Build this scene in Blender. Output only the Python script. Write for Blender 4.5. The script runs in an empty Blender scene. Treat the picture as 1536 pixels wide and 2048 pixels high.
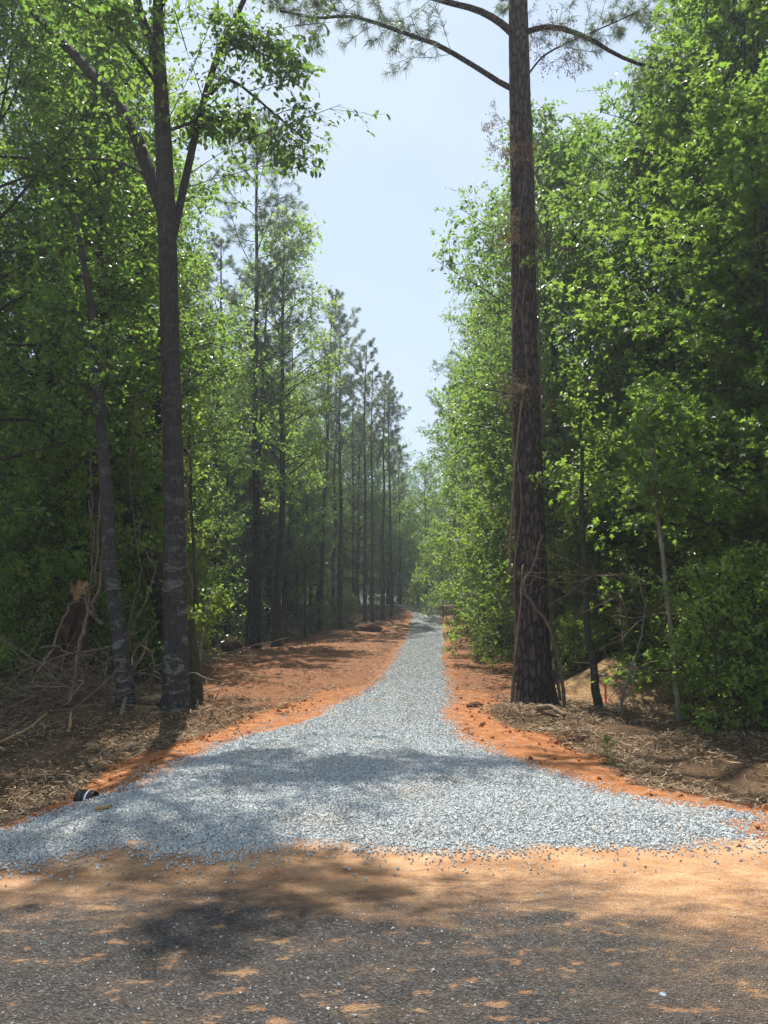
import bpy, math, random
import numpy as np
from mathutils import Vector

sc = bpy.context.scene
COL = sc.collection
R = math.radians

# ------------------------------------------------------------------ camera, sky, sun, exposure
FPX, CX, CY = 1540.0, 768.0, 1024.0          # the photograph is 1536 x 2048
HORIZON = 1225.0
EYE = 1.6
PITCH = math.atan((HORIZON - CY) / FPX)
cd = bpy.data.cameras.new('camera')
cam = bpy.data.objects.new('camera', cd)
COL.objects.link(cam)
cam.location = (0, 0, EYE)
cam.rotation_euler = (math.pi / 2 + PITCH, 0, 0)
cd.sensor_fit = 'VERTICAL'
cd.sensor_height = 36.0
cd.lens = 36.0 * FPX / 2048.0
cd.clip_start = 0.05
cd.clip_end = 3000
sc.camera = cam
sc.render.resolution_x, sc.render.resolution_y = 768, 1024

SUN_EL, SUN_AZ = R(68), R(-18)               # azimuth from +Y, negative = left of the view
w = bpy.data.worlds.new('World')
sc.world = w
w.use_nodes = True
wn, wl = w.node_tree.nodes, w.node_tree.links
bg = wn['Background']
sky = wn.new('ShaderNodeTexSky')
sky.sky_type = 'NISHITA'
sky.sun_disc = False
sky.sun_elevation = SUN_EL
sky.sun_rotation = SUN_AZ
sky.dust_density = 1.0
sky.air_density = 1.0
sky.ozone_density = 1.5
wtc = wn.new('ShaderNodeTexCoord')
wmap = wn.new('ShaderNodeMapping')
wmap.inputs['Scale'].default_value = (1.0, 1.0, 2.2)
wnz = wn.new('ShaderNodeTexNoise')
wnz.inputs['Scale'].default_value = 2.2
wnz.inputs['Detail'].default_value = 5
wnz.inputs['Roughness'].default_value = 0.55
wcr = wn.new('ShaderNodeMapRange')
wcr.inputs['From Min'].default_value = 0.36
wcr.inputs['From Max'].default_value = 0.66
wcr.inputs['To Min'].default_value = 0.55
wcr.inputs['To Max'].default_value = 0.98
wmx = wn.new('ShaderNodeMix')
wmx.data_type = 'RGBA'
wmx.inputs['B'].default_value = (3.35, 3.98, 4.68, 1)   # thin white cloud veil
wl.new(wtc.outputs['Generated'], wmap.inputs['Vector'])
wl.new(wmap.outputs['Vector'], wnz.inputs['Vector'])
wl.new(wnz.outputs['Fac'], wcr.inputs['Value'])
wl.new(wcr.outputs['Result'], wmx.inputs['Factor'])
wl.new(sky.outputs['Color'], wmx.inputs['A'])
wl.new(wmx.outputs['Result'], bg.inputs['Color'])
bg.inputs['Strength'].default_value = 0.10

sl = bpy.data.lights.new('sun', 'SUN')
sl.energy = 4.6
sl.angle = R(0.55)
sl.color = (1.0, 0.95, 0.86)
so = bpy.data.objects.new('sun', sl)
COL.objects.link(so)
sd = Vector((math.sin(SUN_AZ) * math.cos(SUN_EL), math.cos(SUN_AZ) * math.cos(SUN_EL), math.sin(SUN_EL)))
so.rotation_euler = sd.to_track_quat('Z', 'Y').to_euler()
so.location = (0, 0, 60)

vs = sc.view_settings
vs.view_transform = 'Standard'
vs.look = 'None'
vs.exposure = 1.05
sc.cycles.max_bounces = 12
sc.cycles.diffuse_bounces = 6
sc.cycles.transmission_bounces = 10
vs.gamma = 1.0
vs.use_curve_mapping = False

# ------------------------------------------------------------------ small maths helpers
def vnoise(x, y, seed=0):
    x = np.asarray(x, float); y = np.asarray(y, float)
    xi = np.floor(x).astype(np.int64); yi = np.floor(y).astype(np.int64)
    xf = x - xi; yf = y - yi
    def h(a, b):
        n = (a * 374761393 + b * 668265263 + seed * 974634217) & 0xffffffff
        n = ((n ^ (n >> 13)) * 1274126177) & 0xffffffff
        n = n ^ (n >> 16)
        return (n & 0xffff) / 65535.0
    u = xf * xf * (3 - 2 * xf); v = yf * yf * (3 - 2 * yf)
    a = h(xi, yi) * (1 - u) + h(xi + 1, yi) * u
    b = h(xi, yi + 1) * (1 - u) + h(xi + 1, yi + 1) * u
    return a * (1 - v) + b * v
def fbm(x, y, seed=0, octaves=4):
    s = 0; a = .5; t = 0
    for k in range(octaves):
        s = s + a * vnoise(x * 2 ** k, y * 2 ** k, seed + k); t += a; a *= .5
    return s / t
def sstep(a, b, x):
    t = np.clip((x - a) / (b - a), 0, 1)
    return t * t * (3 - 2 * t)
def sdist(poly, x, y):
    """signed distance to a polygon, negative inside"""
    x = np.asarray(x, float); y = np.asarray(y, float)
    d = np.full(x.shape, 1e9); ins = np.zeros(x.shape, bool)
    n = len(poly)
    for i in range(n):
        ax, ay = poly[i]; bx, by = poly[(i + 1) % n]
        ex, ey = bx - ax, by - ay
        t = np.clip(((x - ax) * ex + (y - ay) * ey) / (ex * ex + ey * ey + 1e-12), 0, 1)
        d = np.minimum(d, np.hypot(x - ax - t * ex, y - ay - t * ey))
        if by != ay:
            c = ((ay > y) != (by > y)) & (x < (bx - ax) * (y - ay) / (by - ay) + ax)
            ins ^= c
    return np.where(ins, -d, d)

def ray(px, py):
    a = (px - CX) / FPX; b = (CY - py) / FPX
    return np.array([a, math.cos(PITCH) - b * math.sin(PITCH), math.sin(PITCH) + b * math.cos(PITCH)])
def W(px, py, d):
    r = ray(px, py); t = d / r[1]
    return np.array([r[0] * t, d, EYE + r[2] * t])
def prof(y):
    y = np.asarray(y, float)
    a = .0034 * np.clip(y - 40, 0, 24) ** 2
    return a + .35 * (1 - np.exp(-np.clip(y - 64, 0, None) / 2.2))
def flat_hit(px, py):
    r = ray(px, py); t = 1.0
    for k in range(4000):
        p = r * t; z = EYE + p[2]
        if z <= prof(p[1]): break
        t += .02 if t < 20 else .05
    return (float(r[0] * t), float(r[1] * t))

# ------------------------------------------------------------------ ground outlines (traced, then laid on the ground)
FRONT = [(-160, 1750), (0, 1735), (60, 1738), (150, 1708), (260, 1690), (290, 1712), (420, 1722), (540, 1702), (600, 1690), (760, 1702),
         (870, 1706), (1030, 1710), (1080, 1692), (1200, 1697), (1330, 1697), (1460, 1690), (1515, 1672), (1500, 1650), (1530, 1632)]
RIGHT = [(1483, 1615), (1368, 1600), (1243, 1585), (1148, 1550), (1040, 1520), (985, 1500), (940, 1475), (915, 1450), (905, 1420), (908, 1400),
         (900, 1360), (895, 1320), (893, 1290), (890, 1250), (884, 1228)]
LEFT = [(822, 1228), (815, 1250), (800, 1290), (775, 1330), (740, 1370), (700, 1395), (640, 1415), (540, 1450), (430, 1485), (350, 1525),
        (250, 1570), (150, 1605), (100, 1622), (0, 1655), (-160, 1690)]
g_front = [flat_hit(*p) for p in FRONT]
g_right = [flat_hit(*p) for p in RIGHT]
g_left = [flat_hit(*p) for p in LEFT]
FAR_R = [(g_right[-1][0] - .1, 66.0), (g_right[-1][0] - 2.4, 72.0), (g_right[-1][0] - 7, 78.0)]
FAR_L = [(g_left[0][0] - 9.5, 75.0), (g_left[0][0] - 3.6, 69.0), (g_left[0][0] - .8, 65.5)]
DRIVE = g_front + g_right + FAR_R + FAR_L + g_left
CLAY_L = [flat_hit(*p) for p in [(-160, 1700), (0, 1660), (150, 1612), (430, 1500), (700, 1405), (760, 1365), (700, 1375), (640, 1385), (560, 1425), (470, 1460), (330, 1497), (230, 1520), (180, 1555), (120, 1592), (0, 1642), (-160, 1680)]]
CLAY_R = [flat_hit(*p) for p in [(880, 1380), (890, 1450), (960, 1510), (1148, 1570), (1368, 1625), (1523, 1720), (1700, 1720), (1700, 1622), (1536, 1607), (1400, 1592), (1260, 1572), (1190, 1527), (1140, 1482), (1060, 1462), (1000, 1452), (955, 1430), (948, 1412), (990, 1395), (940, 1380)]]
BARE_L = [flat_hit(*p) for p in [(755, 1380), (810, 1290), (825, 1232), (800, 1226), (740, 1250), (640, 1266), (560, 1282), (480, 1312), (400, 1340), (370, 1400), (430, 1440), (640, 1410)]]
BARE_R = [flat_hit(*p) for p in [(885, 1228), (895, 1380), (1000, 1400), (1050, 1375), (1050, 1312), (1005, 1292), (965, 1272), (925, 1240), (900, 1226)]]

def hz(x, y, fine=True):
    x = np.asarray(x, float); y = np.asarray(y, float)
    z = prof(y)
    dd = sdist(DRIVE, x, y)
    off = sstep(.15, 1.6, dd) * sstep(5.3, 6.6, y)
    z = z + off * ((fbm(x * .35, y * .35, 3) - .5) * .42 + (fbm(x * 1.3, y * 1.3, 7) - .5) * .16)
    # roadside ditches and low banks
    z = z - .34 * sstep(2.3, 4.2, -x) * np.exp(-((y - 7.3) / 1.1) ** 2)
    z = z - .38 * sstep(2.6, 4.0, x) * np.exp(-((y - 8.2) / 1.2) ** 2)
    z = z + .16 * np.exp(-(((x - 2.3) / .8) ** 2 + ((y - 12.6) / .7) ** 2))
    z = z + .22 * np.exp(-(((x + 3.2) / 1.5) ** 2 + ((y - 12.2) / .9) ** 2))
    z = z + .30 * np.exp(-(((x + 5.6) / 1.3) ** 2 + ((y - 14.5) / 1.4) ** 2))
    if fine:
        z = z + off * (.05 * (fbm(x * 5, y * 5, 11) - .5) + .028 * (fbm(x * 17, y * 17, 15, 2) - .5))
        z = z + .02 * (fbm(x * 9, y * 9, 21, 3) - .5) * sstep(.0, .3, dd) * sstep(5.0, 5.6, y)
    return z - .012
def hz1(x, y):
    return float(hz(np.array([x]), np.array([y]))[0])
def G(px, py, extra=0.0):
    r = ray(px, py)
    t = np.concatenate([np.arange(2.0, 24, .04), np.arange(24, 120, .2)])
    z = hz(r[0] * t, r[1] * t)
    k = np.nonzero(EYE + r[2] * t <= z)[0]
    t0 = t[k[0]] if len(k) else 60.0
    return np.array([r[0] * t0, r[1] * t0, hz1(r[0] * t0, r[1] * t0) + extra])

# ------------------------------------------------------------------ mesh builder
class MB:
    def __init__(s):
        s.v = []; s.q = []; s.t = []; s.qm = []; s.tm = []; s.qa = []; s.ta = []; s.n = 0
    def add(s, v, quads=None, tris=None, mat=0, attr=None):
        """attr: one float per face (or a scalar)"""
        v = np.asarray(v, np.float32).reshape(-1, 3)
        if quads is not None and len(quads):
            q = np.asarray(quads, np.int64).reshape(-1, 4) + s.n
            s.q.append(q); s.qm.append(np.full(len(q), mat)); s.qa.append(np.broadcast_to(np.asarray(.5 if attr is None else attr, float), (len(q),)))
        if tris is not None and len(tris):
            t = np.asarray(tris, np.int64).reshape(-1, 3) + s.n
            s.t.append(t); s.tm.append(np.full(len(t), mat)); s.ta.append(np.broadcast_to(np.asarray(.5 if attr is None else attr, float), (len(t),)))
        s.v.append(v); s.n += len(v)
    def build(s, name, mats, parent=None, smooth=True, origin=None):
        V = np.concatenate(s.v) if s.v else np.zeros((0, 3), np.float32)
        if origin is not None: V = V - np.asarray(origin, np.float32)
        q = np.concatenate(s.q) if s.q else np.zeros((0, 4), np.int64)
        t = np.concatenate(s.t) if s.t else np.zeros((0, 3), np.int64)
        me = bpy.data.meshes.new(name)
        me.vertices.add(len(V)); me.vertices.foreach_set('co', V.ravel().astype(np.float32))
        loops = np.concatenate([q.ravel(), t.ravel()]).astype(np.int32)
        me.loops.add(len(loops)); me.loops.foreach_set('vertex_index', loops)
        nf = len(q) + len(t)
        st = np.concatenate([np.arange(len(q)) * 4, len(q) * 4 + np.arange(len(t)) * 3]).astype(np.int32)
        me.polygons.add(nf); me.polygons.foreach_set('loop_start', st)
        me.polygons.foreach_set('material_index', np.concatenate(s.qm + s.tm).astype(np.int32) if nf else np.zeros(0, np.int32))
        me.polygons.foreach_set('use_smooth', np.full(nf, smooth))
        at = me.attributes.new('rnd', 'FLOAT', 'FACE')
        at.data.foreach_set('value', np.concatenate(s.qa + s.ta).astype(np.float32))
        me.update(calc_edges=True)
        for m in (mats if isinstance(mats, (list, tuple)) else [mats]): me.materials.append(m)
        o = bpy.data.objects.new(name, me)
        COL.objects.link(o)
        if parent is not None: o.parent = parent
        if origin is not None and parent is None: o.location = [float(c) for c in origin]
        return o

def smooth_path(p, n):
    p = np.asarray(p, float)
    if len(p) < 3:
        t = np.linspace(0, 1, n)[:, None]; return p[0] * (1 - t) + p[-1] * t
    e = np.vstack([2 * p[0] - p[1], p, 2 * p[-1] - p[-2]])
    out = []
    u = np.linspace(0, len(p) - 1 - 1e-9, n)
    for a in u:
        i = int(a); t = a - i
        p0, p1, p2, p3 = e[i], e[i + 1], e[i + 2], e[i + 3]
        out.append(.5 * ((2 * p1) + (-p0 + p2) * t + (2 * p0 - 5 * p1 + 4 * p2 - p3) * t * t + (-p0 + 3 * p1 - 3 * p2 + p3) * t ** 3))
    return np.array(out)
def tube(mb, pts, rad, sides=8, mat=0, attr=.5, rough=0.0, rng=None, cap=True):
    pts = np.asarray(pts, float); n = len(pts)
    rad = np.broadcast_to(np.asarray(rad, float), (n,))
    tg = np.gradient(pts, axis=0); tg /= np.linalg.norm(tg, axis=1)[:, None] + 1e-9
    ref = np.array([1.0, 0, 0]) if abs(tg[0][0]) < .8 else np.array([0, 1.0, 0])
    a = np.cross(tg[0], ref); a /= np.linalg.norm(a)
    A = []
    for k in range(n):
        a = a - tg[k] * np.dot(a, tg[k]); a /= np.linalg.norm(a) + 1e-9
        A.append(a)
    A = np.array(A); B = np.cross(tg, A)
    th = np.linspace(0, 2 * np.pi, sides, endpoint=False)
    rr = rad[:, None] * np.ones(sides)
    if rough and rng is not None:
        rr = rr * (1 + rough * (rng.random((n, sides)) - .5))
    v = pts[:, None, :] + rr[..., None] * (np.cos(th)[None, :, None] * A[:, None, :] + np.sin(th)[None, :, None] * B[:, None, :])
    idx = np.arange(n * sides).reshape(n, sides)
    q = np.stack([idx[:-1], np.roll(idx[:-1], -1, 1), np.roll(idx[1:], -1, 1), idx[1:]], -1).reshape(-1, 4)
    vv = v.reshape(-1, 3)
    tr = []
    if cap:
        m = len(vv)
        vv = np.vstack([vv, pts[0:1], pts[-1:]])
        k = np.arange(sides); k2 = (k + 1) % sides
        tr = np.vstack([np.stack([np.full(sides, m), k2, k], -1), np.stack([np.full(sides, m + 1), idx[-1][k], idx[-1][k2]], -1)])
    mb.add(vv, q, None, mat, attr)
    if cap:
        s0 = mb.n - len(vv)
        t = np.asarray(tr) + s0
        mb.t.append(t); mb.tm.append(np.full(len(t), mat)); mb.ta.append(np.full(len(t), attr))

# leaf templates: (along, across, up) and faces
LEAF_SIMPLE = (np.array([[0, 0, 0], [.45, .30, .07], [1, 0, -.06], [.45, -.30, .07]]), 't', np.array([[0, 2, 1], [0, 3, 2]]))
LEAF_OVAL = (np.array([[0, 0, 0], [.28, .22, .05], [.68, .24, .05], [1, 0, -.08], [.68, -.24, .05], [.28, -.22, .05], [.5, 0, .0]]), 't',
             np.array([[0, 6, 1], [1, 6, 2], [2, 6, 3], [3, 6, 4], [4, 6, 5], [5, 6, 0]]))
def _star():
    v = [[.32, 0, .03]]; tips = [0, 62, 128, -128, -62]
    for k, a in enumerate([0, 31, 62, 95, 128, 180, -128, -95, -62, -31]):
        r = {0: .66, 62: .60, 128: .44, -128: .44, -62: .60}.get(a, .24 if abs(a) < 170 else .26)
        v.append([.32 + r * math.cos(R(a)), r * math.sin(R(a)), -.06 if r > .3 else .03])
    q = [[0, 10, 1, 2], [0, 2, 3, 4], [0, 4, 5, 6], [0, 6, 7, 8], [0, 8, 9, 10]]
    return (np.array(v), 'q', np.array(q))
LEAF_STAR = _star()
LEAF_LONG = (np.array([[0, 0, 0], [.35, .16, .04], [1, 0, -.14], [.35, -.16, .04]]), 't', np.array([[0, 2, 1], [0, 3, 2]]))
def norm(v):
    return v / (np.linalg.norm(v, axis=-1, keepdims=True) + 1e-9)
def leaves(mb, pos, axis, up, size, shape, rng, mat=0):
    tv, kind, tf = shape
    N = len(pos)
    if not N: return
    axis = norm(axis); side = norm(np.cross(up, axis)); nrm = np.cross(axis, side)
    s = np.broadcast_to(np.asarray(size, float), (N,))[:, None, None]
    v = pos[:, None, :] + s * (tv[None, :, 0:1] * axis[:, None, :] + tv[None, :, 1:2] * side[:, None, :] + tv[None, :, 2:3] * nrm[:, None, :])
    f = (tf[None] + (np.arange(N) * len(tv))[:, None, None]).reshape(-1, tf.shape[1])
    at = np.repeat(rng.random(N), len(tf))
    if kind == 'q': mb.add(v.reshape(-1, 3), f, None, mat, at)
    else: mb.add(v.reshape(-1, 3), None, f, mat, at)

# ------------------------------------------------------------------ materials
def mat_new(name):
    m = bpy.data.materials.new(name); m.use_nodes = True
    nt = m.node_tree; nt.nodes.clear()
    return m, nt, nt.nodes, nt.links
def node(nt, typ, **kw):
    n = nt.nodes.new(typ)
    for k, v in kw.items():
        if k in n.inputs: n.inputs[k].default_value = v
        else: setattr(n, k, v)
    return n
def ramp(nt, fac, stops):
    n = nt.nodes.new('ShaderNodeValToRGB')
    e = n.color_ramp.elements
    while len(e) < len(stops): e.new(.5)
    for i, (p, c) in enumerate(stops):
        e[i].position = p; e[i].color = (*c, 1) if len(c) == 3 else c
    if fac is not None: nt.links.new(fac, n.inputs['Fac'])
    return n
def mix(nt, fac, a, b, blend='MIX'):
    n = nt.nodes.new('ShaderNodeMix'); n.data_type = 'RGBA'; n.blend_type = blend
    for sock, val in (('Factor', fac), ('A', a), ('B', b)):
        if hasattr(val, 'is_linked'): nt.links.new(val, n.inputs[sock])
        elif isinstance(val, (int, float)): n.inputs[sock].default_value = val
        else: n.inputs[sock].default_value = (*val, 1)
    return n.outputs['Result']
def math_(nt, op, a, b=None, clamp=False):
    n = nt.nodes.new('ShaderNodeMath'); n.operation = op; n.use_clamp = clamp
    for i, val in enumerate((a, b)):
        if val is None: continue
        if hasattr(val, 'is_linked'): nt.links.new(val, n.inputs[i])
        else: n.inputs[i].default_value = val
    return n.outputs[0]
def noise_(nt, vec, scale, detail=4, rough=.55, dist=0.0):
    n = nt.nodes.new('ShaderNodeTexNoise')
    n.inputs['Scale'].default_value = scale; n.inputs['Detail'].default_value = detail
    n.inputs['Roughness'].default_value = rough; n.inputs['Distortion'].default_value = dist
    if vec is not None: nt.links.new(vec, n.inputs['Vector'])
    return n.outputs['Fac']
def coords(nt, which='Object', scale=None):
    n = nt.nodes.new('ShaderNodeTexCoord'); o = n.outputs[which]
    if scale is not None:
        m = nt.nodes.new('ShaderNodeMapping'); m.inputs['Scale'].default_value = scale
        nt.links.new(o, m.inputs['Vector']); o = m.outputs['Vector']
    return o
def finish(nt, color, rough=.9, spec=.25, height=None, bump=.5, dist=.02):
    b = nt.nodes.new('ShaderNodeBsdfPrincipled')
    if hasattr(color, 'is_linked'): nt.links.new(color, b.inputs['Base Color'])
    else: b.inputs['Base Color'].default_value = (*color, 1)
    if hasattr(rough, 'is_linked'): nt.links.new(rough, b.inputs['Roughness'])
    else: b.inputs['Roughness'].default_value = rough
    b.inputs['Specular IOR Level'].default_value = spec
    if height is not None:
        bp = nt.nodes.new('ShaderNodeBump'); bp.inputs['Strength'].default_value = bump; bp.inputs['Distance'].default_value = dist
        nt.links.new(height, bp.inputs['Height']); nt.links.new(bp.outputs['Normal'], b.inputs['Normal'])
    o = nt.nodes.new('ShaderNodeOutputMaterial'); nt.links.new(b.outputs[0], o.inputs['Surface'])
    return b
def attr_(nt, name):
    n = nt.nodes.new('ShaderNodeAttribute'); n.attribute_name = name
    return n.outputs['Fac']

def leaf_material(name, dark, light, trans, fac=.5, rough=.42, brown=0.0):
    m, nt, N, L = mat_new(name)
    a = attr_(nt, 'rnd')
    oi = nt.nodes.new('ShaderNodeObjectInfo')
    c = ramp(nt, a, [(0, dark), (.55, tuple((d + l) / 2 for d, l in zip(dark, light))), (1, light)]).outputs[0]
    hs = nt.nodes.new('ShaderNodeHueSaturation')
    L.new(math_(nt, 'MULTIPLY_ADD', oi.outputs['Random'], .05), hs.inputs['Hue'])
    hs.inputs['Hue'].links[0].from_node.inputs[2].default_value = .482
    vv = math_(nt, 'MULTIPLY_ADD', math_(nt, 'FRACT', math_(nt, 'MULTIPLY', oi.outputs['Random'], 7.3)), .65); vv.node.inputs[2].default_value = .72
    L.new(vv, hs.inputs['Value']); L.new(c, hs.inputs['Color'])
    col = hs.outputs['Color']
    if brown:
        col = mix(nt, math_(nt, 'GREATER_THAN', a, 1 - brown), col, (.16, .09, .03))
    b = nt.nodes.new('ShaderNodeBsdfPrincipled')
    L.new(col, b.inputs['Base Color']); b.inputs['Roughness'].default_value = rough; b.inputs['Specular IOR Level'].default_value = .45
    t = nt.nodes.new('ShaderNodeBsdfTranslucent')
    L.new(mix(nt, .75, col, trans), t.inputs['Color'])
    x = nt.nodes.new('ShaderNodeMixShader'); x.inputs[0].default_value = fac
    L.new(b.outputs[0], x.inputs[1]); L.new(t.outputs[0], x.inputs[2])
    o = nt.nodes.new('ShaderNodeOutputMaterial'); L.new(x.outputs[0], o.inputs['Surface'])
    return m

M = {}
M['leaf_sweetgum'] = leaf_material('sweetgum leaves', (.045, .085, .018), (.105, .155, .030), (.31, .50, .06), .56, .34)
M['leaf_oak'] = leaf_material('hardwood leaves', (.038, .078, .020), (.098, .140, .030), (.26, .44, .06), .54, .38, .02)
M['leaf_maple'] = leaf_material('pale new leaves', (.065, .115, .022), (.135, .185, .035), (.39, .57, .07), .58, .40)
M['leaf_holly'] = leaf_material('dark glossy leaves', (.026, .060, .020), (.070, .110, .028), (.24, .36, .05), .48, .28)
M['needle'] = leaf_material('pine needles', (.045, .075, .040), (.10, .14, .07), (.18, .26, .11), .42, .45, .06)
M['dead_leaf'] = leaf_material('dead leaves', (.09, .055, .028), (.20, .13, .065), (.20, .12, .05), .3, .7)

def bark(name, dark, mid, light, kind):
    m, nt, N, L = mat_new(name)
    if kind == 'pine':
        v = nt.nodes.new('ShaderNodeTexVoronoi'); v.feature = 'DISTANCE_TO_EDGE'
        mp = coords(nt, 'Object', (1, 1, .30))
        w_ = nt.nodes.new('ShaderNodeTexNoise'); w_.inputs['Scale'].default_value = 9; L.new(mp, w_.inputs['Vector'])
        vm = nt.nodes.new('ShaderNodeVectorMath'); vm.operation = 'MULTIPLY_ADD'
        vm.inputs[1].default_value = (.10, .10, .10); L.new(w_.outputs['Color'], vm.inputs[0]); L.new(mp, vm.inputs[2])
        L.new(vm.outputs[0], v.inputs['Vector']); v.inputs['Scale'].default_value = 11
        edge = ramp(nt, v.outputs['Distance'], [(0, (0, 0, 0)), (.22, (1, 1, 1))]).outputs[0]
        n1 = noise_(nt, coords(nt, 'Object', (6, 6, 2)), 3, 6, .65)
        n2 = noise_(nt, coords(nt, 'Object', (1, 1, .5)), 60, 3, .6)
        c = ramp(nt, n1, [(.3, mid), (.7, light)]).outputs[0]
        c = mix(nt, edge, dark, c)
        h = math_(nt, 'ADD', math_(nt, 'MULTIPLY', edge, .8), math_(nt, 'MULTIPLY', n2, .35))
        finish(nt, c, .95, .15, h, 1.0, .06)
    else:
        n1 = noise_(nt, coords(nt, 'Object', (1, 1, 2.6)), 3.2, 5, .62, .6)
        n2 = noise_(nt, coords(nt, 'Object', (9, 9, 1.1)), 5, 6, .62)
        n3 = noise_(nt, coords(nt, 'Object'), 46, 3, .6)
        c = ramp(nt, n2, [(.32, dark), (.62, mid)]).outputs[0]
        if kind == 'lichen':
            f = math_(nt, 'MULTIPLY', ramp(nt, n1, [(.52, (0, 0, 0)), (.60, (1, 1, 1))]).outputs[0], ramp(nt, n3, [(.35, (0, 0, 0)), (.55, (1, 1, 1))]).outputs[0])
            hgt_ = nt.nodes.new('ShaderNodeSeparateXYZ'); L.new(coords(nt, 'Object'), hgt_.inputs[0])
            f = math_(nt, 'MULTIPLY', f, ramp(nt, math_(nt, 'DIVIDE', hgt_.outputs[2], 10.0), [(.10, (.9, .9, .9)), (.42, (.15, .15, .15))]).outputs[0])  # lichen low on the trunk; its fade above also paints the backlit darkness
            c = mix(nt, f, c, light)
        else:
            c = mix(nt, ramp(nt, n1, [(.5, (0, 0, 0)), (.7, (1, 1, 1))]).outputs[0], c, light)
        finish(nt, c, .95, .15, math_(nt, 'ADD', n2, math_(nt, 'MULTIPLY', n3, .4)), .7, .025)
    return m
M['bark_pine'] = bark('pine bark', (.020, .015, .013), (.060, .044, .037), (.115, .088, .075), 'pine')
M['bark_far_pine'] = bark('slender pine bark', (.02, .017, .015), (.048, .037, .032), (.08, .064, .055), 'pine')
M['bark_lichen'] = bark('grey bark with lichen', (.022, .021, .020), (.056, .052, .047), (.18, .175, .16), 'lichen')
M['bark_grey'] = bark('grey brown bark', (.020, .018, .016), (.050, .044, .037), (.075, .067, .055), 'plain')
M['bark_pale'] = bark('pale sapling bark', (.10, .085, .065), (.20, .175, .14), (.27, .25, .21), 'plain')
M['wood_dead'] = bark('dead wood', (.10, .075, .05), (.20, .15, .10), (.28, .22, .16), 'plain')
M['wood_fresh'] = bark('fresh broken wood', (.22, .12, .05), (.40, .25, .12), (.50, .36, .20), 'plain')
M['moss_bark'] = bark('dark mossy stump bark', (.025, .022, .015), (.06, .055, .03), (.07, .085, .03), 'plain')
M['stump_wood'] = bark('weathered stump wood', (.03, .022, .016), (.075, .055, .038), (.12, .085, .055), 'plain')
M['vine_bark'] = bark('vine bark', (.07, .055, .042), (.15, .12, .09), (.22, .18, .14), 'plain')

# ground: leaf litter, bare red-brown earth and orange clay, told apart by two painted-on soil maps
m, nt, N, L = mat_new('forest floor and clay')
oc = coords(nt, 'Object')
clay = attr_(nt, 'clay'); bare = attr_(nt, 'bare')
big = noise_(nt, oc, .8, 4); midn = noise_(nt, oc, 6, 5, .65); fin = noise_(nt, oc, 38, 5, .7); fin2 = noise_(nt, oc, 140, 3, .65)
litter = ramp(nt, fin, [(.28, (.030, .019, .012)), (.48, (.090, .058, .034)), (.62, (.17, .115, .068)), (.78, (.28, .20, .125))]).outputs[0]
litter = mix(nt, ramp(nt, big, [(.4, (0, 0, 0)), (.65, (1, 1, 1))]).outputs[0], litter, mix(nt, .5, litter, (.09, .048, .026)))
barec = ramp(nt, midn, [(.3, (.11, .048, .025)), (.55, (.205, .086, .042)), (.75, (.27, .135, .072))]).outputs[0]
barec = mix(nt, ramp(nt, fin, [(.45, (0, 0, 0)), (.7, (1, 1, 1))]).outputs[0], barec, (.19, .115, .068))
clayc = ramp(nt, midn, [(.28, (.17, .066, .028)), (.5, (.31, .125, .050)), (.72, (.41, .20, .095))]).outputs[0]
clayc = mix(nt, math_(nt, 'MULTIPLY', ramp(nt, fin, [(.5, (0, 0, 0)), (.75, (1, 1, 1))]).outputs[0], .5), clayc, (.40, .19, .085))
bf = math_(nt, 'ADD', bare, math_(nt, 'MULTIPLY', math_(nt, 'SUBTRACT', fin, .5), .9), True)
cf = math_(nt, 'ADD', clay, math_(nt, 'MULTIPLY', math_(nt, 'SUBTRACT', midn, .5), 1.3), True)
cf = ramp(nt, cf, [(.25, (0, 0, 0)), (.75, (1, 1, 1))]).outputs[0]
gcol = mix(nt, cf, mix(nt, bf, litter, barec), clayc)
finish(nt, gcol, .95, .1, math_(nt, 'ADD', math_(nt, 'MULTIPLY', fin, .7), math_(nt, 'MULTIPLY', fin2, .5)), .8, .03)
M['ground'] = m

m, nt, N, L = mat_new('gravel bed')
oc = coords(nt, 'Object')
v = nt.nodes.new('ShaderNodeTexVoronoi'); v.inputs['Scale'].default_value = 30; L.new(oc, v.inputs['Vector'])
v2 = nt.nodes.new('ShaderNodeTexVoronoi'); v2.inputs['Scale'].default_value = 30; v2.feature = 'DISTANCE_TO_EDGE'; L.new(oc, v2.inputs['Vector'])
sep = nt.nodes.new('ShaderNodeSeparateColor'); L.new(v.outputs['Color'], sep.inputs[0])
st = ramp(nt, sep.outputs[0], [(0, (.26, .282, .285)), (.4, (.34, .365, .368)), (.8, (.41, .436, .437)), (1, (.48, .50, .50))]).outputs[0]
gp = math_(nt, 'MULTIPLY', v2.outputs['Distance'], 4.0, True)
st = mix(nt, gp, (.16, .175, .185), st)
big = noise_(nt, oc, 1.4, 5, .6)
st = mix(nt, math_(nt, 'MULTIPLY', ramp(nt, big, [(.45, (0, 0, 0)), (.7, (1, 1, 1))]).outputs[0], .35), st, (.30, .225, .165))
finish(nt, st, .85, .3, math_(nt, 'ADD', gp, sep.outputs[1]), 1.0, .02)
M['gravel_bed'] = m

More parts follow.
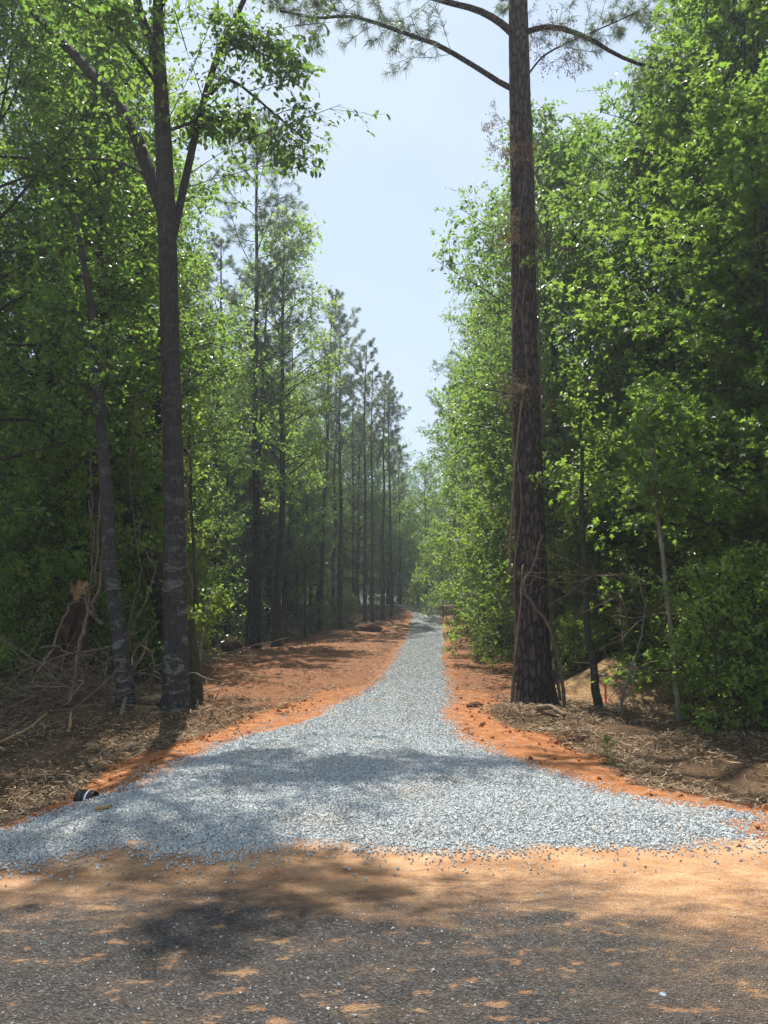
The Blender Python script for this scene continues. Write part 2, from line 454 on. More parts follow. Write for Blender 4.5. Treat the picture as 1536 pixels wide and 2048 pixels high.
m, nt, N, L = mat_new('crushed stone')
a = attr_(nt, 'rnd')
st = ramp(nt, a, [(0, (.26, .285, .287)), (.35, (.34, .366, .368)), (.75, (.41, .438, .438)), (.965, (.49, .512, .510)), (1, (.40, .28, .18))]).outputs[0]
nz = noise_(nt, coords(nt, 'Object'), 120, 3)
st = mix(nt, math_(nt, 'MULTIPLY', nz, .35), st, (.20, .22, .235))
big = noise_(nt, coords(nt, 'Object'), 1.1, 5, .6)
st = mix(nt, math_(nt, 'MULTIPLY', ramp(nt, big, [(.48, (0, 0, 0)), (.68, (1, 1, 1))]).outputs[0], .38), st, (.31, .245, .185))
finish(nt, st, .75, .35)
M['stone'] = m

m, nt, N, L = mat_new('worn asphalt with clay stains')
oc = coords(nt, 'Object')
sx = nt.nodes.new('ShaderNodeSeparateXYZ'); L.new(oc, sx.inputs[0])
big = noise_(nt, oc, .75, 5, .62); med = noise_(nt, coords(nt, 'Object', (1, 1.8, 1)), 2.6, 6, .68, .4); fin = noise_(nt, oc, 60, 4, .7); patch = noise_(nt, coords(nt, 'Object', (1, 1.7, 1)), 5.5, 4, .6)
vo = nt.nodes.new('ShaderNodeTexVoronoi'); vo.inputs['Scale'].default_value = 95; L.new(oc, vo.inputs['Vector'])
sep = nt.nodes.new('ShaderNodeSeparateColor'); L.new(vo.outputs['Color'], sep.inputs[0])
asp = ramp(nt, sep.outputs[0], [(0, (.024, .023, .023)), (.55, (.058, .055, .054)), (.86, (.105, .101, .098)), (.985, (.15, .145, .14)), (1, (.30, .29, .28))]).outputs[0]
asp = mix(nt, math_(nt, 'MULTIPLY', fin, .5), asp, (.045, .038, .035))
dust = mix(nt, med, (.14, .100, .068), (.22, .150, .095))
dirt = ramp(nt, med, [(.25, (.23, .108, .048)), (.5, (.37, .198, .096)), (.75, (.48, .31, .17))]).outputs[0]
dirt = mix(nt, math_(nt, 'MULTIPLY', ramp(nt, fin, [(.45, (0, 0, 0)), (.75, (1, 1, 1))]).outputs[0], .45), dirt, (.24, .14, .08))
yy = math_(nt, 'ADD', sx.outputs[1], math_(nt, 'MULTIPLY', math_(nt, 'SUBTRACT', big, .5), 2.6))
yy = math_(nt, 'ADD', yy, math_(nt, 'MULTIPLY', math_(nt, 'SUBTRACT', med, .5), 1.5))
yy = math_(nt, 'ADD', yy, math_(nt, 'MULTIPLY', sx.outputs[0], .10))
f1 = ramp(nt, math_(nt, 'DIVIDE', yy, 6.0), [(.69, (0, 0, 0)), (.83, (1, 1, 1))]).outputs[0]
f1 = math_(nt, 'MULTIPLY', f1, math_(nt, 'ADD', .55, math_(nt, 'MULTIPLY', fin, .9), True), True)
f1b = ramp(nt, math_(nt, 'DIVIDE', yy, 6.0), [(.76, (0, 0, 0)), (.90, (1, 1, 1))]).outputs[0]
f2 = math_(nt, 'MULTIPLY', ramp(nt, patch, [(.585, (0, 0, 0)), (.66, (1, 1, 1))]).outputs[0], .85)
f3 = math_(nt, 'MULTIPLY', ramp(nt, med, [(.46, (0, 0, 0)), (.70, (1, 1, 1))]).outputs[0], .42)
xr_ = math_(nt, 'MULTIPLY', ramp(nt, math_(nt, 'DIVIDE', math_(nt, 'ADD', sx.outputs[0], math_(nt, 'MULTIPLY', big, 2.0)), 4.0), [(.40, (0, 0, 0)), (.80, (1, 1, 1))]).outputs[0], .75)
f3 = math_(nt, 'ADD', f3, .04, True)
f3 = math_(nt, 'ADD', f3, math_(nt, 'MULTIPLY', xr_, ramp(nt, med, [(.30, (.25, .25, .25)), (.55, (1, 1, 1))]).outputs[0]), True)
col = mix(nt, math_(nt, 'MULTIPLY', f3, math_(nt, 'ADD', .35, sep.outputs[1]), True), asp, dust)
col = mix(nt, math_(nt, 'MULTIPLY', f2, math_(nt, 'ADD', .4, math_(nt, 'MULTIPLY', fin, .9)), True), col, dirt)
gr = ramp(nt, sep.outputs[2], [(.80, (0, 0, 0)), (.84, (1, 1, 1))]).outputs[0]
dirt = mix(nt, math_(nt, 'MULTIPLY', gr, .55), dirt, mix(nt, sep.outputs[1], (.09, .07, .055), (.42, .36, .29)))
col = mix(nt, math_(nt, 'MAXIMUM', f1, f1b), col, dirt)
hgt = math_(nt, 'MULTIPLY', math_(nt, 'ADD', vo.outputs['Distance'], fin), math_(nt, 'SUBTRACT', 1.25, f1b))
finish(nt, col, .9, .2, hgt, 1.0, .016)
M['road'] = m

m, nt, N, L = mat_new('shredded litter')
a = attr_(nt, 'rnd')
c = ramp(nt, a, [(0, (.045, .028, .018)), (.35, (.11, .072, .044)), (.7, (.21, .150, .092)), (.93, (.34, .26, .165)), (1, (.42, .30, .17))]).outputs[0]
finish(nt, c, .9, .15)
M['litter'] = m
m, nt, N, L = mat_new('clay clod'); finish(nt, ramp(nt, noise_(nt, coords(nt, 'Object'), 25, 4), [(.3, (.20, .07, .028)), (.7, (.36, .14, .05))]).outputs[0], .95, .1); M['clod'] = m
m, nt, N, L = mat_new('tan mound soil')
oc = coords(nt, 'Object'); f = noise_(nt, oc, 24, 5, .7)
finish(nt, ramp(nt, f, [(.3, (.10, .060, .030)), (.5, (.26, .165, .085)), (.72, (.40, .28, .155))]).outputs[0], .95, .1, f, .8, .03); M['mound'] = m
def plain(name, c, rough=.5, spec=.4):
    m, nt, N, L = mat_new(name)
    n = noise_(nt, coords(nt, 'Object'), 30, 3)
    finish(nt, mix(nt, math_(nt, 'MULTIPLY', n, .5), c, tuple(x * .6 for x in c)), rough, spec)
    return m
M['black_plastic'] = plain('black corrugated plastic', (.012, .013, .015), .45)
M['white_stripe'] = plain('white stripe', (.75, .76, .78), .5)
M['stake_paint'] = plain('fluorescent orange paint', (.85, .20, .06), .6)
M['ribbon'] = plain('pink flagging ribbon', (.85, .12, .16), .5)
M['blue_stone'] = plain('pale blue stone', (.20, .28, .33), .7)
M['dark_stone'] = plain('dark slate stone', (.075, .08, .10), .5)
M['root_earth'] = plain('earthy roots', (.10, .055, .035), .95, .1)

# ------------------------------------------------------------------ object helpers
def thing(name, label, cat, loc=(0, 0, 0), group=None, rz=0):
    o = bpy.data.objects.new(name, None); COL.objects.link(o)
    o.empty_display_size = .1
    o.location = [float(c) for c in loc]; o.rotation_euler = (0, 0, rz)
    o['label'] = label; o['category'] = cat
    if group: o['group'] = group
    return o
def tag(o, label, cat, group=None, kind=None):
    o['label'] = label; o['category'] = cat
    if group: o['group'] = group
    if kind: o['kind'] = kind
    return o
def struct(o, label, cat):
    o['kind'] = 'structure'; o['label'] = label; o['category'] = cat
    return o

# ------------------------------------------------------------------ ground
def axis_coords(lo, hi, step, far, grow=1.25, s0=None):
    c = list(np.arange(lo, hi + 1e-6, step))
    s = s0 or step
    a = hi
    while a < far[1]:
        s *= grow; a += s; c.append(a)
    s = s0 or step; a = lo; pre = []
    while a > far[0]:
        s *= grow; a -= s; pre.append(a)
    return np.array(pre[::-1] + c)
gx = axis_coords(-9.0, 9.0, .07, (-138, 138), 1.16)
gy = np.concatenate([axis_coords(4.4, 18, .07, (-60, 18), 1.3), np.arange(18.2, 70, .25)[:], ])
s = .3; a = gy[-1]; ext = []
while a < 125: s *= 1.2; a += s; ext.append(a)
gy = np.unique(np.concatenate([gy, ext]))
XX, YY = np.meshgrid(gx, gy)
ZZ = hz(XX, YY)
ZZ = ZZ - .05 * (1 - sstep(5.5, 5.95, YY))
nx, ny = len(gx), len(gy)
idx = np.arange(nx * ny).reshape(ny, nx)
q = np.stack([idx[:-1, :-1], idx[:-1, 1:], idx[1:, 1:], idx[1:, :-1]], -1).reshape(-1, 4)
mb = MB(); mb.add(np.stack([XX, YY, ZZ], -1).reshape(-1, 3), q)
ground = struct(mb.build('ground', M['ground']), 'brown forest floor with orange clay beside the gravel drive', 'ground')
wob = (fbm(XX * 1.6, YY * 1.6, 31) - .5) * .9 + (fbm(XX * 6, YY * 6, 35) - .5) * .35
cm = np.maximum(1 - sstep(-.12, .22, sdist(CLAY_L, XX, YY) - .10 + wob * .45), 1 - sstep(-.12, .25, sdist(CLAY_R, XX, YY) - .12 + wob * .45))
cm = np.maximum(cm, (1 - sstep(.05, .45, sdist(DRIVE, XX, YY) + wob * .2)) * .9)
cm = np.maximum(cm, 1 - sstep(5.4, 6.1, YY - np.clip(np.abs(XX) - 2, 0, 50) * .03 + wob * .3))
cm = np.where(YY > 14.5, cm * .55, cm)
bm_ = np.maximum(1 - sstep(-.6, .9, sdist(BARE_L, XX, YY) + wob), 1 - sstep(-.5, .6, sdist(BARE_R, XX, YY) + wob))
for nm, arr in (('clay', cm), ('bare', bm_)):
    at = ground.data.attributes.new(nm, 'FLOAT', 'POINT'); at.data.foreach_set('value', arr.ravel().astype(np.float32))

# gravel drive: bed sheet + stones
dx = np.arange(-4.5, 4.6, .06); dy = np.arange(4.3, 16, .06)
DX, DY = np.meshgrid(dx, dy)
def drive_d(x, y):
    return sdist(DRIVE, x, y) + (fbm(x * 3, y * 3, 41) - .5) * .16 + (fbm(x * 11, y * 11, 45, 2) - .5) * .10
def drive_z(x, y, d):
    return prof(y) + -.016 + .042 * sstep(.05, .8, -d) + .012 * (fbm(x * 2, y * 2, 51) - .5)
DD = drive_d(DX, DY)
idx = np.arange(DX.size).reshape(DX.shape)
ok = (DD[:-1, :-1] < -.09) & (DD[1:, 1:] < -.06) & (DD[1:, :-1] < -.06) & (DD[:-1, 1:] < -.06)
q = np.stack([idx[:-1, :-1], idx[:-1, 1:], idx[1:, 1:], idx[1:, :-1]], -1)[ok]
mb = MB(); mb.add(np.stack([DX, DY, drive_z(DX, DY, DD)], -1).reshape(-1, 3), q)
# far part as a strip
ys = np.arange(dy[-1], 76, .25)
def edge_x(pts, y):
    p = sorted(pts, key=lambda a: a[1]); return np.interp(y, [a[1] for a in p], [a[0] for a in p])
exl = edge_x(FAR_L + g_left, ys) + (fbm(ys * 1.2, ys * 0, 61) - .5) * .18
exr = edge_x(g_right + FAR_R, ys) + (fbm(ys * 1.2, ys * 0, 65) - .5) * .18
cols = 25
SX = exl[:, None] + (exr - exl)[:, None] * np.linspace(0, 1, cols)[None]
SY = np.repeat(ys[:, None], cols, 1)
SZ = drive_z(SX, SY, drive_d(SX, SY))
idx = np.arange(SX.size).reshape(SX.shape)
mb.add(np.stack([SX, SY, SZ], -1).reshape(-1, 3), np.stack([idx[:-1, :-1], idx[:-1, 1:], idx[1:, 1:], idx[1:, :-1]], -1).reshape(-1, 4))
struct(mb.build('driveway', M['gravel_bed']), 'blue grey crushed stone drive running into the woods', 'driveway')

rng = np.random.default_rng(5)
CUBE = np.array([[-1, -1, -1], [1, -1, -1], [1, 1, -1], [-1, 1, -1], [-1, -1, 1], [1, -1, 1], [1, 1, 1], [-1, 1, 1]], float) * .5
CQ = np.array([[0, 3, 2, 1], [4, 5, 6, 7], [0, 1, 5, 4], [1, 2, 6, 5], [2, 3, 7, 6], [3, 0, 4, 7]])
def rot_random(n, rng, tilt=1.0):
    qn = rng.normal(size=(n, 4)); qn /= np.linalg.norm(qn, axis=1)[:, None]
    a, b, c, d = qn.T
    return np.stack([np.stack([1 - 2 * (c * c + d * d), 2 * (b * c - a * d), 2 * (b * d + a * c)], -1),
                     np.stack([2 * (b * c + a * d), 1 - 2 * (b * b + d * d), 2 * (c * d - a * b)], -1),
                     np.stack([2 * (b * d - a * c), 2 * (c * d + a * b), 1 - 2 * (b * b + c * c)], -1)], -2)
def stones(mb, x, y, z, size, rng):
    n = len(x)
    v = CUBE[None] * (1 + .75 * (rng.random((n, 8, 3)) - .5)) * (size[:, None] * rng.uniform(.55, 1.25, (n, 3)))[:, None, :]
    v = np.einsum('nij,nkj->nki', rot_random(n, rng), v) + np.stack([x, y, z], -1)[:, None, :]
    f = (CQ[None] + (np.arange(n) * 8)[:, None, None]).reshape(-1, 4)
    mb.add(v.reshape(-1, 3), f, None, 0, np.repeat(rng.random(n), 6))
mb = MB()
for (y0, y1, xw, dens, smin, smax) in ((4.4, 7.2, 3.8, 5600, .009, .021), (7.2, 10, 3.4, 3600, .011, .022), (10, 12.5, 2.6, 2200, .013, .024), (12.5, 15, 2.2, 1500, .014, .026), (15, 19, 2.2, 1000, .015, .027), (19, 24, 2.2, 600, .016, .028), (24, 31, 2.0, 420, .018, .030), (31, 42, 3.0, 230, .02, .034), (42, 54, 4.5, 130, .022, .038), (54, 68, 5.0, 70, .024, .042)):
    n = int((y1 - y0) * 2 * xw * dens)
    x = rng.uniform(-xw, xw, n); y = rng.uniform(y0, y1, n)
    d = drive_d(x, y)
    keep = (d < -.01) & (rng.random(n) < .22 + .78 * sstep(0, .35, -d))
    stray = (~keep) & (rng.random(n) < .20 * np.exp(-np.clip(d, 0, 9) / .12))
    k = keep | stray
    x, y, d, st_ = x[k], y[k], d[k], stray[k]
    sz = rng.uniform(smin, smax, len(x)) * .88 * np.where(st_, .8, 1)
    z = np.where(st_, np.where(y < 5.6, -.008, hz(x, y)), drive_z(x, y, d)) + sz * rng.uniform(-.05, .28, len(x))
    stones(mb, x, y, z, sz, rng)
g = mb.build('gravel', M['stone'], smooth=False)
tag(g, 'loose blue grey crushed stones covering the drive', 'gravel', kind='stuff')

# road
rx = np.unique(np.concatenate([np.arange(-7, 7.01, .1), np.linspace(-60, -7, 40), np.linspace(7, 60, 40)])); ry = np.concatenate([np.arange(-7, 2.4, .4), np.arange(2.4, 6.05, .06)])
RX, RY = np.meshgrid(rx, ry)
edge = 5.95 + (fbm(RX * .8, RX * 0, 71) - .5) * .4 + .0 * RX
t = (RY - ry[0]) / (ry[-1] - ry[0])
RY2 = ry[0] + t * (edge - ry[0])
RZ = .004 + .010 * (fbm(RX * 1.2, RY2 * 1.2, 75) - .5) - .018 * sstep(4.35, 4.8, RY2) - .05 * sstep(edge - .12, edge, RY2)
idx = np.arange(RX.size).reshape(RX.shape)
mb = MB(); mb.add(np.stack([RX, RY2, RZ], -1).reshape(-1, 3), np.stack([idx[:-1, :-1], idx[:-1, 1:], idx[1:, 1:], idx[1:, :-1]], -1).reshape(-1, 4))
struct(mb.build('road', M['road']), 'dark worn asphalt road stained with orange clay across the front', 'road')

# loose shredded litter on both banks
mb = MB()
def litter_patch(n, x0, x1, y0, y1, lmin, lmax, wmin, wmax, seed, lift=.03, cond=None):
    rg = np.random.default_rng(seed)
    x = rg.uniform(x0, x1, n); y = rg.uniform(y0, y1, n)
    d = sdist(DRIVE, x, y)
    c = np.maximum(-sdist(CLAY_L, x, y), -sdist(CLAY_R, x, y))
    b = np.maximum(-sdist(BARE_L, x, y), -sdist(BARE_R, x, y))
    clump = fbm(x * 1.5, y * 1.5, seed + 3)
    p = np.where(c > -.05, .025, np.where(b > 0, .34, 1.0)) * sstep(.22, .55, clump) * (d > .05)
    k = rg.random(n) < p
    x, y, clump = x[k], y[k], clump[k]
    z = hz(x, y) + rg.random(len(x)) ** 2 * lift * sstep(.4, .7, clump) + .004
    n = len(x)
    az = rg.uniform(0, 2 * np.pi, n); el = rg.normal(0, .22, n)
    ax = np.stack([np.cos(az) * np.cos(el), np.sin(az) * np.cos(el), np.sin(el)], -1)
    up = norm(np.stack([rg.normal(0, .35, n), rg.normal(0, .35, n), np.ones(n)], -1))
    ln = rg.uniform(lmin, lmax, n) * rg.uniform(.5, 1, n); wd = rg.uniform(wmin, wmax, n)
    side = norm(np.cross(up, ax)); bend = rg.normal(0, .10, n)[:, None] * ln[:, None]
    P = np.stack([x, y, z], -1)
    v = np.stack([P - side * wd[:, None] * .5, P + side * wd[:, None] * .5, P + ax * ln[:, None] * .5 + side * (wd[:, None] * .6 + bend) + up * .006, P + ax * ln[:, None] * .5 - side * (wd[:, None] * .6 - bend) + up * .006,
                  P + ax * ln[:, None] + side * (wd[:, None] * .25)], 1)
    base = (np.arange(n) * 5)[:, None]
    r_ = rg.random(n)
    mb.add(v.reshape(-1, 3), base + np.array([[0, 1, 2, 3]]), None, 0, r_)
    off = mb.n - len(v) * 5
    tt = base + np.array([[3, 2, 4]]) + off
    mb.t.append(tt); mb.tm.append(np.zeros(n)); mb.ta.append(r_)
litter_patch(85000, -8, -1.2, 5.8, 15.5, .03, .20, .003, .014, 101, .08)
litter_patch(85000, 1.4, 8, 5.8, 15.5, .03, .20, .003, .014, 102, .08)
litter_patch(60000, -9, 9, 15, 34, .06, .32, .006, .022, 103, .06)
litter_patch(26000, -8, 6, 33, 62, .12, .5, .012, .035, 104, .08)
tag(mb.build('leaf_litter', M['litter'], smooth=False), 'shredded brown wood and leaf litter strewn over both banks', 'litter', kind='stuff')

# clay clods along the edges
mb = MB(); rg = np.random.default_rng(9)
n = 9000
x = rg.uniform(-4, 5, n); y = rg.uniform(5.6, 15, n)
c = np.maximum(-sdist(CLAY_L, x, y), -sdist(CLAY_R, x, y)); k = (c > -.12) & (c < .5) & (drive_d(x, y) > 0) & (rg.random(n) < np.exp(-np.clip(c, 0, 9) / .30))
x, y = x[k], y[k]
sz = rg.uniform(.006, .055, len(x)) * rg.random(len(x)) ** 1.2
stones(mb, x, y, hz(x, y) + sz * .2, sz, rg)
tag(mb.build('clay_crumbs', M['clod'], smooth=False), 'orange clay crumbs along the edges of the bare strip', 'clay', kind='stuff')

exec_trees = True

# ------------------------------------------------------------------ growing trees
def rand_perp(t, rng):
    r = rng.normal(size=t.shape)
    r = r - t * np.sum(r * t, -1, keepdims=True)
    return norm(r)
def prisms(mb, A, B, r, mat=0, attr=.5):
    n = len(A)
    if not n: return
    t = norm(B - A); ref = np.where(np.abs(t[:, 2:3]) < .8, np.array([[0, 0, 1.0]]), np.array([[1.0, 0, 0]]))
    u = norm(np.cross(t, ref)); v = np.cross(t, u)
    th = np.array([0, 2.094, 4.189]); rr = np.broadcast_to(np.asarray(r, float), (n,))
    ring = np.cos(th)[None, :, None] * u[:, None, :] + np.sin(th)[None, :, None] * v[:, None, :]
    V = np.concatenate([A[:, None, :] + ring * rr[:, None, None], B[:, None, :] + ring * rr[:, None, None] * .35], 1)
    f = np.array([[0, 1, 4, 3], [1, 2, 5, 4], [2, 0, 3, 5]])
    mb.add(V.reshape(-1, 3), (f[None] + (np.arange(n) * 6)[:, None, None]).reshape(-1, 4), None, mat, attr)
def along(pts, t):
    pts = np.asarray(pts, float); seg = np.linalg.norm(np.diff(pts, axis=0), axis=1); c = np.concatenate([[0], np.cumsum(seg)]); L = c[-1]
    s = np.asarray(t) * L
    p = np.stack([np.interp(s, c, pts[:, k]) for k in range(3)], -1)
    q = np.stack([np.interp(np.minimum(s + .02 * L, L), c, pts[:, k]) for k in range(3)], -1)
    p0 = np.stack([np.interp(np.maximum(s - .02 * L, 0), c, pts[:, k]) for k in range(3)], -1)
    return p, norm(q - p0), L
def leafy(mbl, axes, rng, spacing=.16, tlen=.34, per=7, size=.11, shape=LEAF_SIMPLE, t0=.2, droop=.25, tip=True, flat=.5, wood=True):
    """twigs with leaves along each axis polyline; leaf mat 0, twig mat 1"""
    for pts in axes:
        _, _, L = along(pts, [0.])
        n = max(3, int(L * (1 - t0) / spacing))
        t = t0 + (1 - t0) * (np.arange(n) + rng.random(n)) / n
        p, tg, _ = along(pts, t)
        d = tg * .55 + rand_perp(tg, rng) * .9
        d[:, 2] = d[:, 2] * flat + .10
        d = norm(d)
        ln = tlen * rng.uniform(.5, 1.25, n)
        e = p + d * ln[:, None]; e[:, 2] -= droop * ln * .5
        if wood: prisms(mbl, p, e, .0035 + .003 * tlen, 1)
        k = max(2, per)
        tt = rng.uniform(.12, 1.05, (n, k))
        P = p[:, None, :] + (e - p)[:, None, :] * tt[..., None] + rng.normal(0, .025 + .05 * tlen, (n, k, 3))
        D = np.repeat(d[:, None, :], k, 1).reshape(-1, 3)
        P = P.reshape(-1, 3)
        ax = norm(D * .5 + rand_perp(D, rng) * .75 + np.array([0, 0, -droop]))
        up = norm(np.array([0, 0, 1.0]) + rng.normal(0, .42, (len(P), 3)))
        leaves(mbl, P, ax, up, size * rng.uniform(.6, 1.2, len(P)), shape, rng, 0)
def curved(p0, d0, length, rng, n=6, lift=.0, wob=.12):
    pts = [np.asarray(p0, float)]; d = np.asarray(d0, float); d = d / np.linalg.norm(d)
    for k in range(n - 1):
        d = d + rng.normal(0, wob, 3) + np.array([0, 0, lift / n]); d /= np.linalg.norm(d)
        pts.append(pts[-1] + d * length / (n - 1))
    return np.array(pts)
def branchlets(axis, rng, n, frac, t0=.25, up=.05, flat=.6):
    out = []; t = t0 + (1 - t0) * (np.arange(n) + rng.random(n) * .8) / n
    p, tg, L = along(axis, t)
    for k in range(n):
        pr = rand_perp(tg[k:k + 1], rng)[0]; pr[2] *= flat
        d = tg[k] * rng.uniform(.4, .8) + pr * rng.uniform(.6, 1) + np.array([0, 0, up])
        out.append(curved(p[k], d, L * frac * rng.uniform(.5, 1.1) * (1.15 - .6 * t[k]), rng, 4, 0, .15))
    return out

def hardwood_mesh(seed, H, base, Rad, tr, n1, n2, leaf, size, shape, per=7, tlen=.36, spacing=.17, barkm='bark_grey', env='oval', elev=(15, 55), sides=10, droop=.25):
    rng = np.random.default_rng(seed)
    wood = MB(); crown = MB()
    tp = [np.array([0, 0, -.25])]
    nseg = 9; drift = np.zeros(2)
    for k in range(1, nseg + 1):
        drift = drift + rng.normal(0, .012 * H / nseg * 2, 2)
        tp.append(np.array([drift[0], drift[1], H * k / nseg * .96]))
    tp = smooth_path(tp, 26)
    u = np.linspace(0, 1, 26)
    rad = tr * (1 - .86 * u ** 1.05) + tr * .45 * np.exp(-u * 26)
    tube(wood, tp, rad, sides, 0, .5, .10, rng)
    axes = []
    for i in range(n1):
        f = (i + rng.random() * .7) / n1
        t = base / H + (1 - base / H) * f ** .9 * .97
        p, tg, _ = along(tp, [t]); p = p[0]
        if env == 'oval': e = math.sin(math.pi * (.13 + .80 * f)) ** .8
        elif env == 'edge': e = (1 - f) ** .38 * .85 + .15
        else: e = min(1, .35 + f * 1.3) * (1 - max(0, f - .7) * 1.8)
        L = Rad * e * rng.uniform(.7, 1.2)
        az = i * 2.39996 + rng.uniform(-.4, .4); el = R(elev[0] + (elev[1] - elev[0]) * f + rng.uniform(-10, 10))
        d = np.array([math.cos(az) * math.cos(el), math.sin(az) * math.cos(el), math.sin(el)])
        ax = curved(p, d, max(.4, L), rng, 6, -.15 + .25 * f, .10)
        r0 = max(.008, tr * (1 - .8 * t) * .42)
        tube(wood, ax, np.linspace(r0, .006, 6), 5, 0, .5, 0, None, False)
        axes.append(ax[1:])
        for bl in branchlets(ax, rng, n2, .42, .25):
            prisms(crown, bl[:-1], bl[1:], max(.005, r0 * .25), 1)
            axes.append(bl)
    top = curved(tp[-1], (0, 0, 1), H * .06, rng, 4); axes.append(top)
    leafy(crown, axes, rng, spacing, tlen, per, size, shape, .15, droop)
    return wood, crown, (M[barkm], M[leaf])

def needle_tufts(mb, P, D, rng, n=16, length=.20, width=.008, spread=.8, mat=0):
    N = len(P)
    if not N: return
    d = np.repeat(norm(D)[:, None, :], n, 1).reshape(-1, 3); p = np.repeat(P[:, None, :], n, 1).reshape(-1, 3)
    back = rng.random(len(p))[:, None] * .10
    ax = norm(d * rng.uniform(.25, 1.0, (len(p), 1)) + rand_perp(d, rng) * spread)
    ax[:, 2] -= .12
    side = rand_perp(norm(ax), rng); ln = length * rng.uniform(.65, 1.15, len(p))[:, None]
    o = p - d * back
    mid = o + ax * ln * .55; tip = o + ax * ln + np.array([0, 0, -.15]) * ln
    v = np.stack([o - side * width * .5, o + side * width * .5, mid + side * width * .5, mid - side * width * .5, tip], 1)
    b = (np.arange(len(p)) * 5)[:, None]; at = np.repeat(rng.random(N), n)
    s0 = mb.n
    mb.add(v.reshape(-1, 3), b + np.array([[0, 1, 2, 3]]), None, mat, at)
    t = b + np.array([[3, 2, 4]]) + s0
    mb.t.append(t); mb.tm.append(np.full(len(t), mat)); mb.ta.append(at)
def pine_mesh(seed, H, tr, base, Rad, n1=34, sides=10, barkm='bark_far_pine', nn=11, nw=.014, nl=.24, dense=1.0):
    rng = np.random.default_rng(seed); wood = MB(); crown = MB()
    tp = smooth_path([np.array([rng.normal(0, .0028 * H) * (k > 0), rng.normal(0, .0028 * H) * (k > 0), -.25 if k == 0 else H * k / 6]) for k in range(7)], 26)
    u = np.linspace(0, 1, 26)
    tube(wood, tp, tr * (1 - .82 * u) + tr * .3 * np.exp(-u * 30), sides, 0, .5, .08, rng)
    for i in range(int(n1 * .5)):                     # dead stubs below the crown
        t = rng.uniform(.25, base / H + .1); p, tg, _ = along(tp, [t]); az = rng.uniform(0, 6.28)
        a = curved(p[0], (math.cos(az), math.sin(az), rng.uniform(-.2, .35)), rng.uniform(.3, 1.5), rng, 4)
        tube(wood, a, np.linspace(.014, .004, 4), 4, 0, .5, 0, None, False)
    for i in range(n1):
        f = (i + rng.random()) / n1; t = base / H + (1 - base / H) * f * .98
        p, tg, _ = along(tp, [t]); az = rng.uniform(0, 6.283)
        L = Rad * (math.sin(math.pi * (.16 + .78 * f)) ** .8) * rng.uniform(.6, 1.2)
        el = R(rng.uniform(5, 30) + 25 * f)
        ax = curved(p[0], (math.cos(az) * math.cos(el), math.sin(az) * math.cos(el), math.sin(el)), max(.5, L), rng, 6, .45, .10)
        r0 = max(.012, tr * (1 - .8 * t) * .30); tube(wood, ax, np.linspace(r0, .006, 6), 4, 0, .5, 0, None, False)
        pts = [along(ax, np.linspace(.45, 1, max(4, int(6 * dense))))[:2]]
        for bl in branchlets(ax, rng, max(4, int(L * 3.2)), .34, .3, .25):
            prisms(crown, bl[:-1], bl[1:], .008, 1)
            pts.append(along(bl, np.linspace(.35, 1, max(3, int(5 * dense))))[:2])
        P = np.concatenate([a for a, b in pts]); D = np.concatenate([b for a, b in pts])
        needle_tufts(crown, P, D + np.array([0, 0, .25]), rng, nn, nl, nw)
    return wood, crown, (M[barkm], M['needle'])

KINDS = {}
def kind(key, tup, wood_name='trunk', crown_name='crown'):
    wood, crown, (bk, lf) = tup
    r = bpy.data.objects.new('_proto', None)
    a = wood.build(wood_name, bk); b = crown.build(crown_name, [lf, bk], smooth=False)
    KINDS[key] = [a, b]
    for o in (a, b): COL.objects.unlink(o)
    bpy.data.objects.remove(r)
USED = {}
def plant_tree(key, name, label, cat, loc, group=None, rz=None, scale=1.0, tilt=(0, 0), rngp=random.Random(3)):
    t = thing(name, label, cat, loc, group, rngp.uniform(0, 6.28) if rz is None else rz)
    t.rotation_euler = (tilt[0], tilt[1], t.rotation_euler[2])
    t.scale = (scale,) * 3 if not isinstance(scale, tuple) else scale
    for src in KINDS[key]:
        o = src if key not in USED else src.copy()
        COL.objects.link(o); o.parent = t
    USED[key] = 1
    return t

kind('sweetgum', hardwood_mesh(11, 12.5, .5, 3.7, .13, 58, 11, 'leaf_sweetgum', .13, LEAF_STAR, 8, .42, .16, 'bark_grey', 'edge', (0, 50)))
kind('sweetgum_b', hardwood_mesh(12, 9.5, .3, 2.9, .10, 52, 10, 'leaf_sweetgum', .12, LEAF_STAR, 8, .40, .16, 'bark_pale', 'edge', (-5, 45)))
kind('oak', hardwood_mesh(21, 18, 3.8, 4.2, .19, 52, 11, 'leaf_oak', .15, LEAF_SIMPLE, 7, .50, .175, elev=(10, 60)))
kind('oak_b', hardwood_mesh(22, 16, 2.0, 3.9, .16, 52, 11, 'leaf_oak', .145, LEAF_SIMPLE, 8, .48, .175, elev=(5, 60)))
kind('poplar', hardwood_mesh(23, 19, 6.0, 3.1, .17, 50, 10, 'leaf_maple', .15, LEAF_OVAL, 6, .46, .20, 'bark_grey', 'oval', (25, 65)))
kind('understory', hardwood_mesh(31, 6.0, .6, 2.2, .045, 30, 8, 'leaf_maple', .12, LEAF_OVAL, 7, .36, .16, 'bark_grey', 'oval', (5, 45), 7))
kind('understory_b', hardwood_mesh(32, 7.5, .9, 2.5, .055, 34, 8, 'leaf_oak', .125, LEAF_OVAL, 7, .38, .16, 'bark_grey', 'oval', (0, 50), 7))
kind('holly', hardwood_mesh(33, 5.0, .2, 1.8, .045, 32, 8, 'leaf_holly', .095, LEAF_OVAL, 8, .30, .13, 'bark_grey', 'edge', (0, 45), 7))
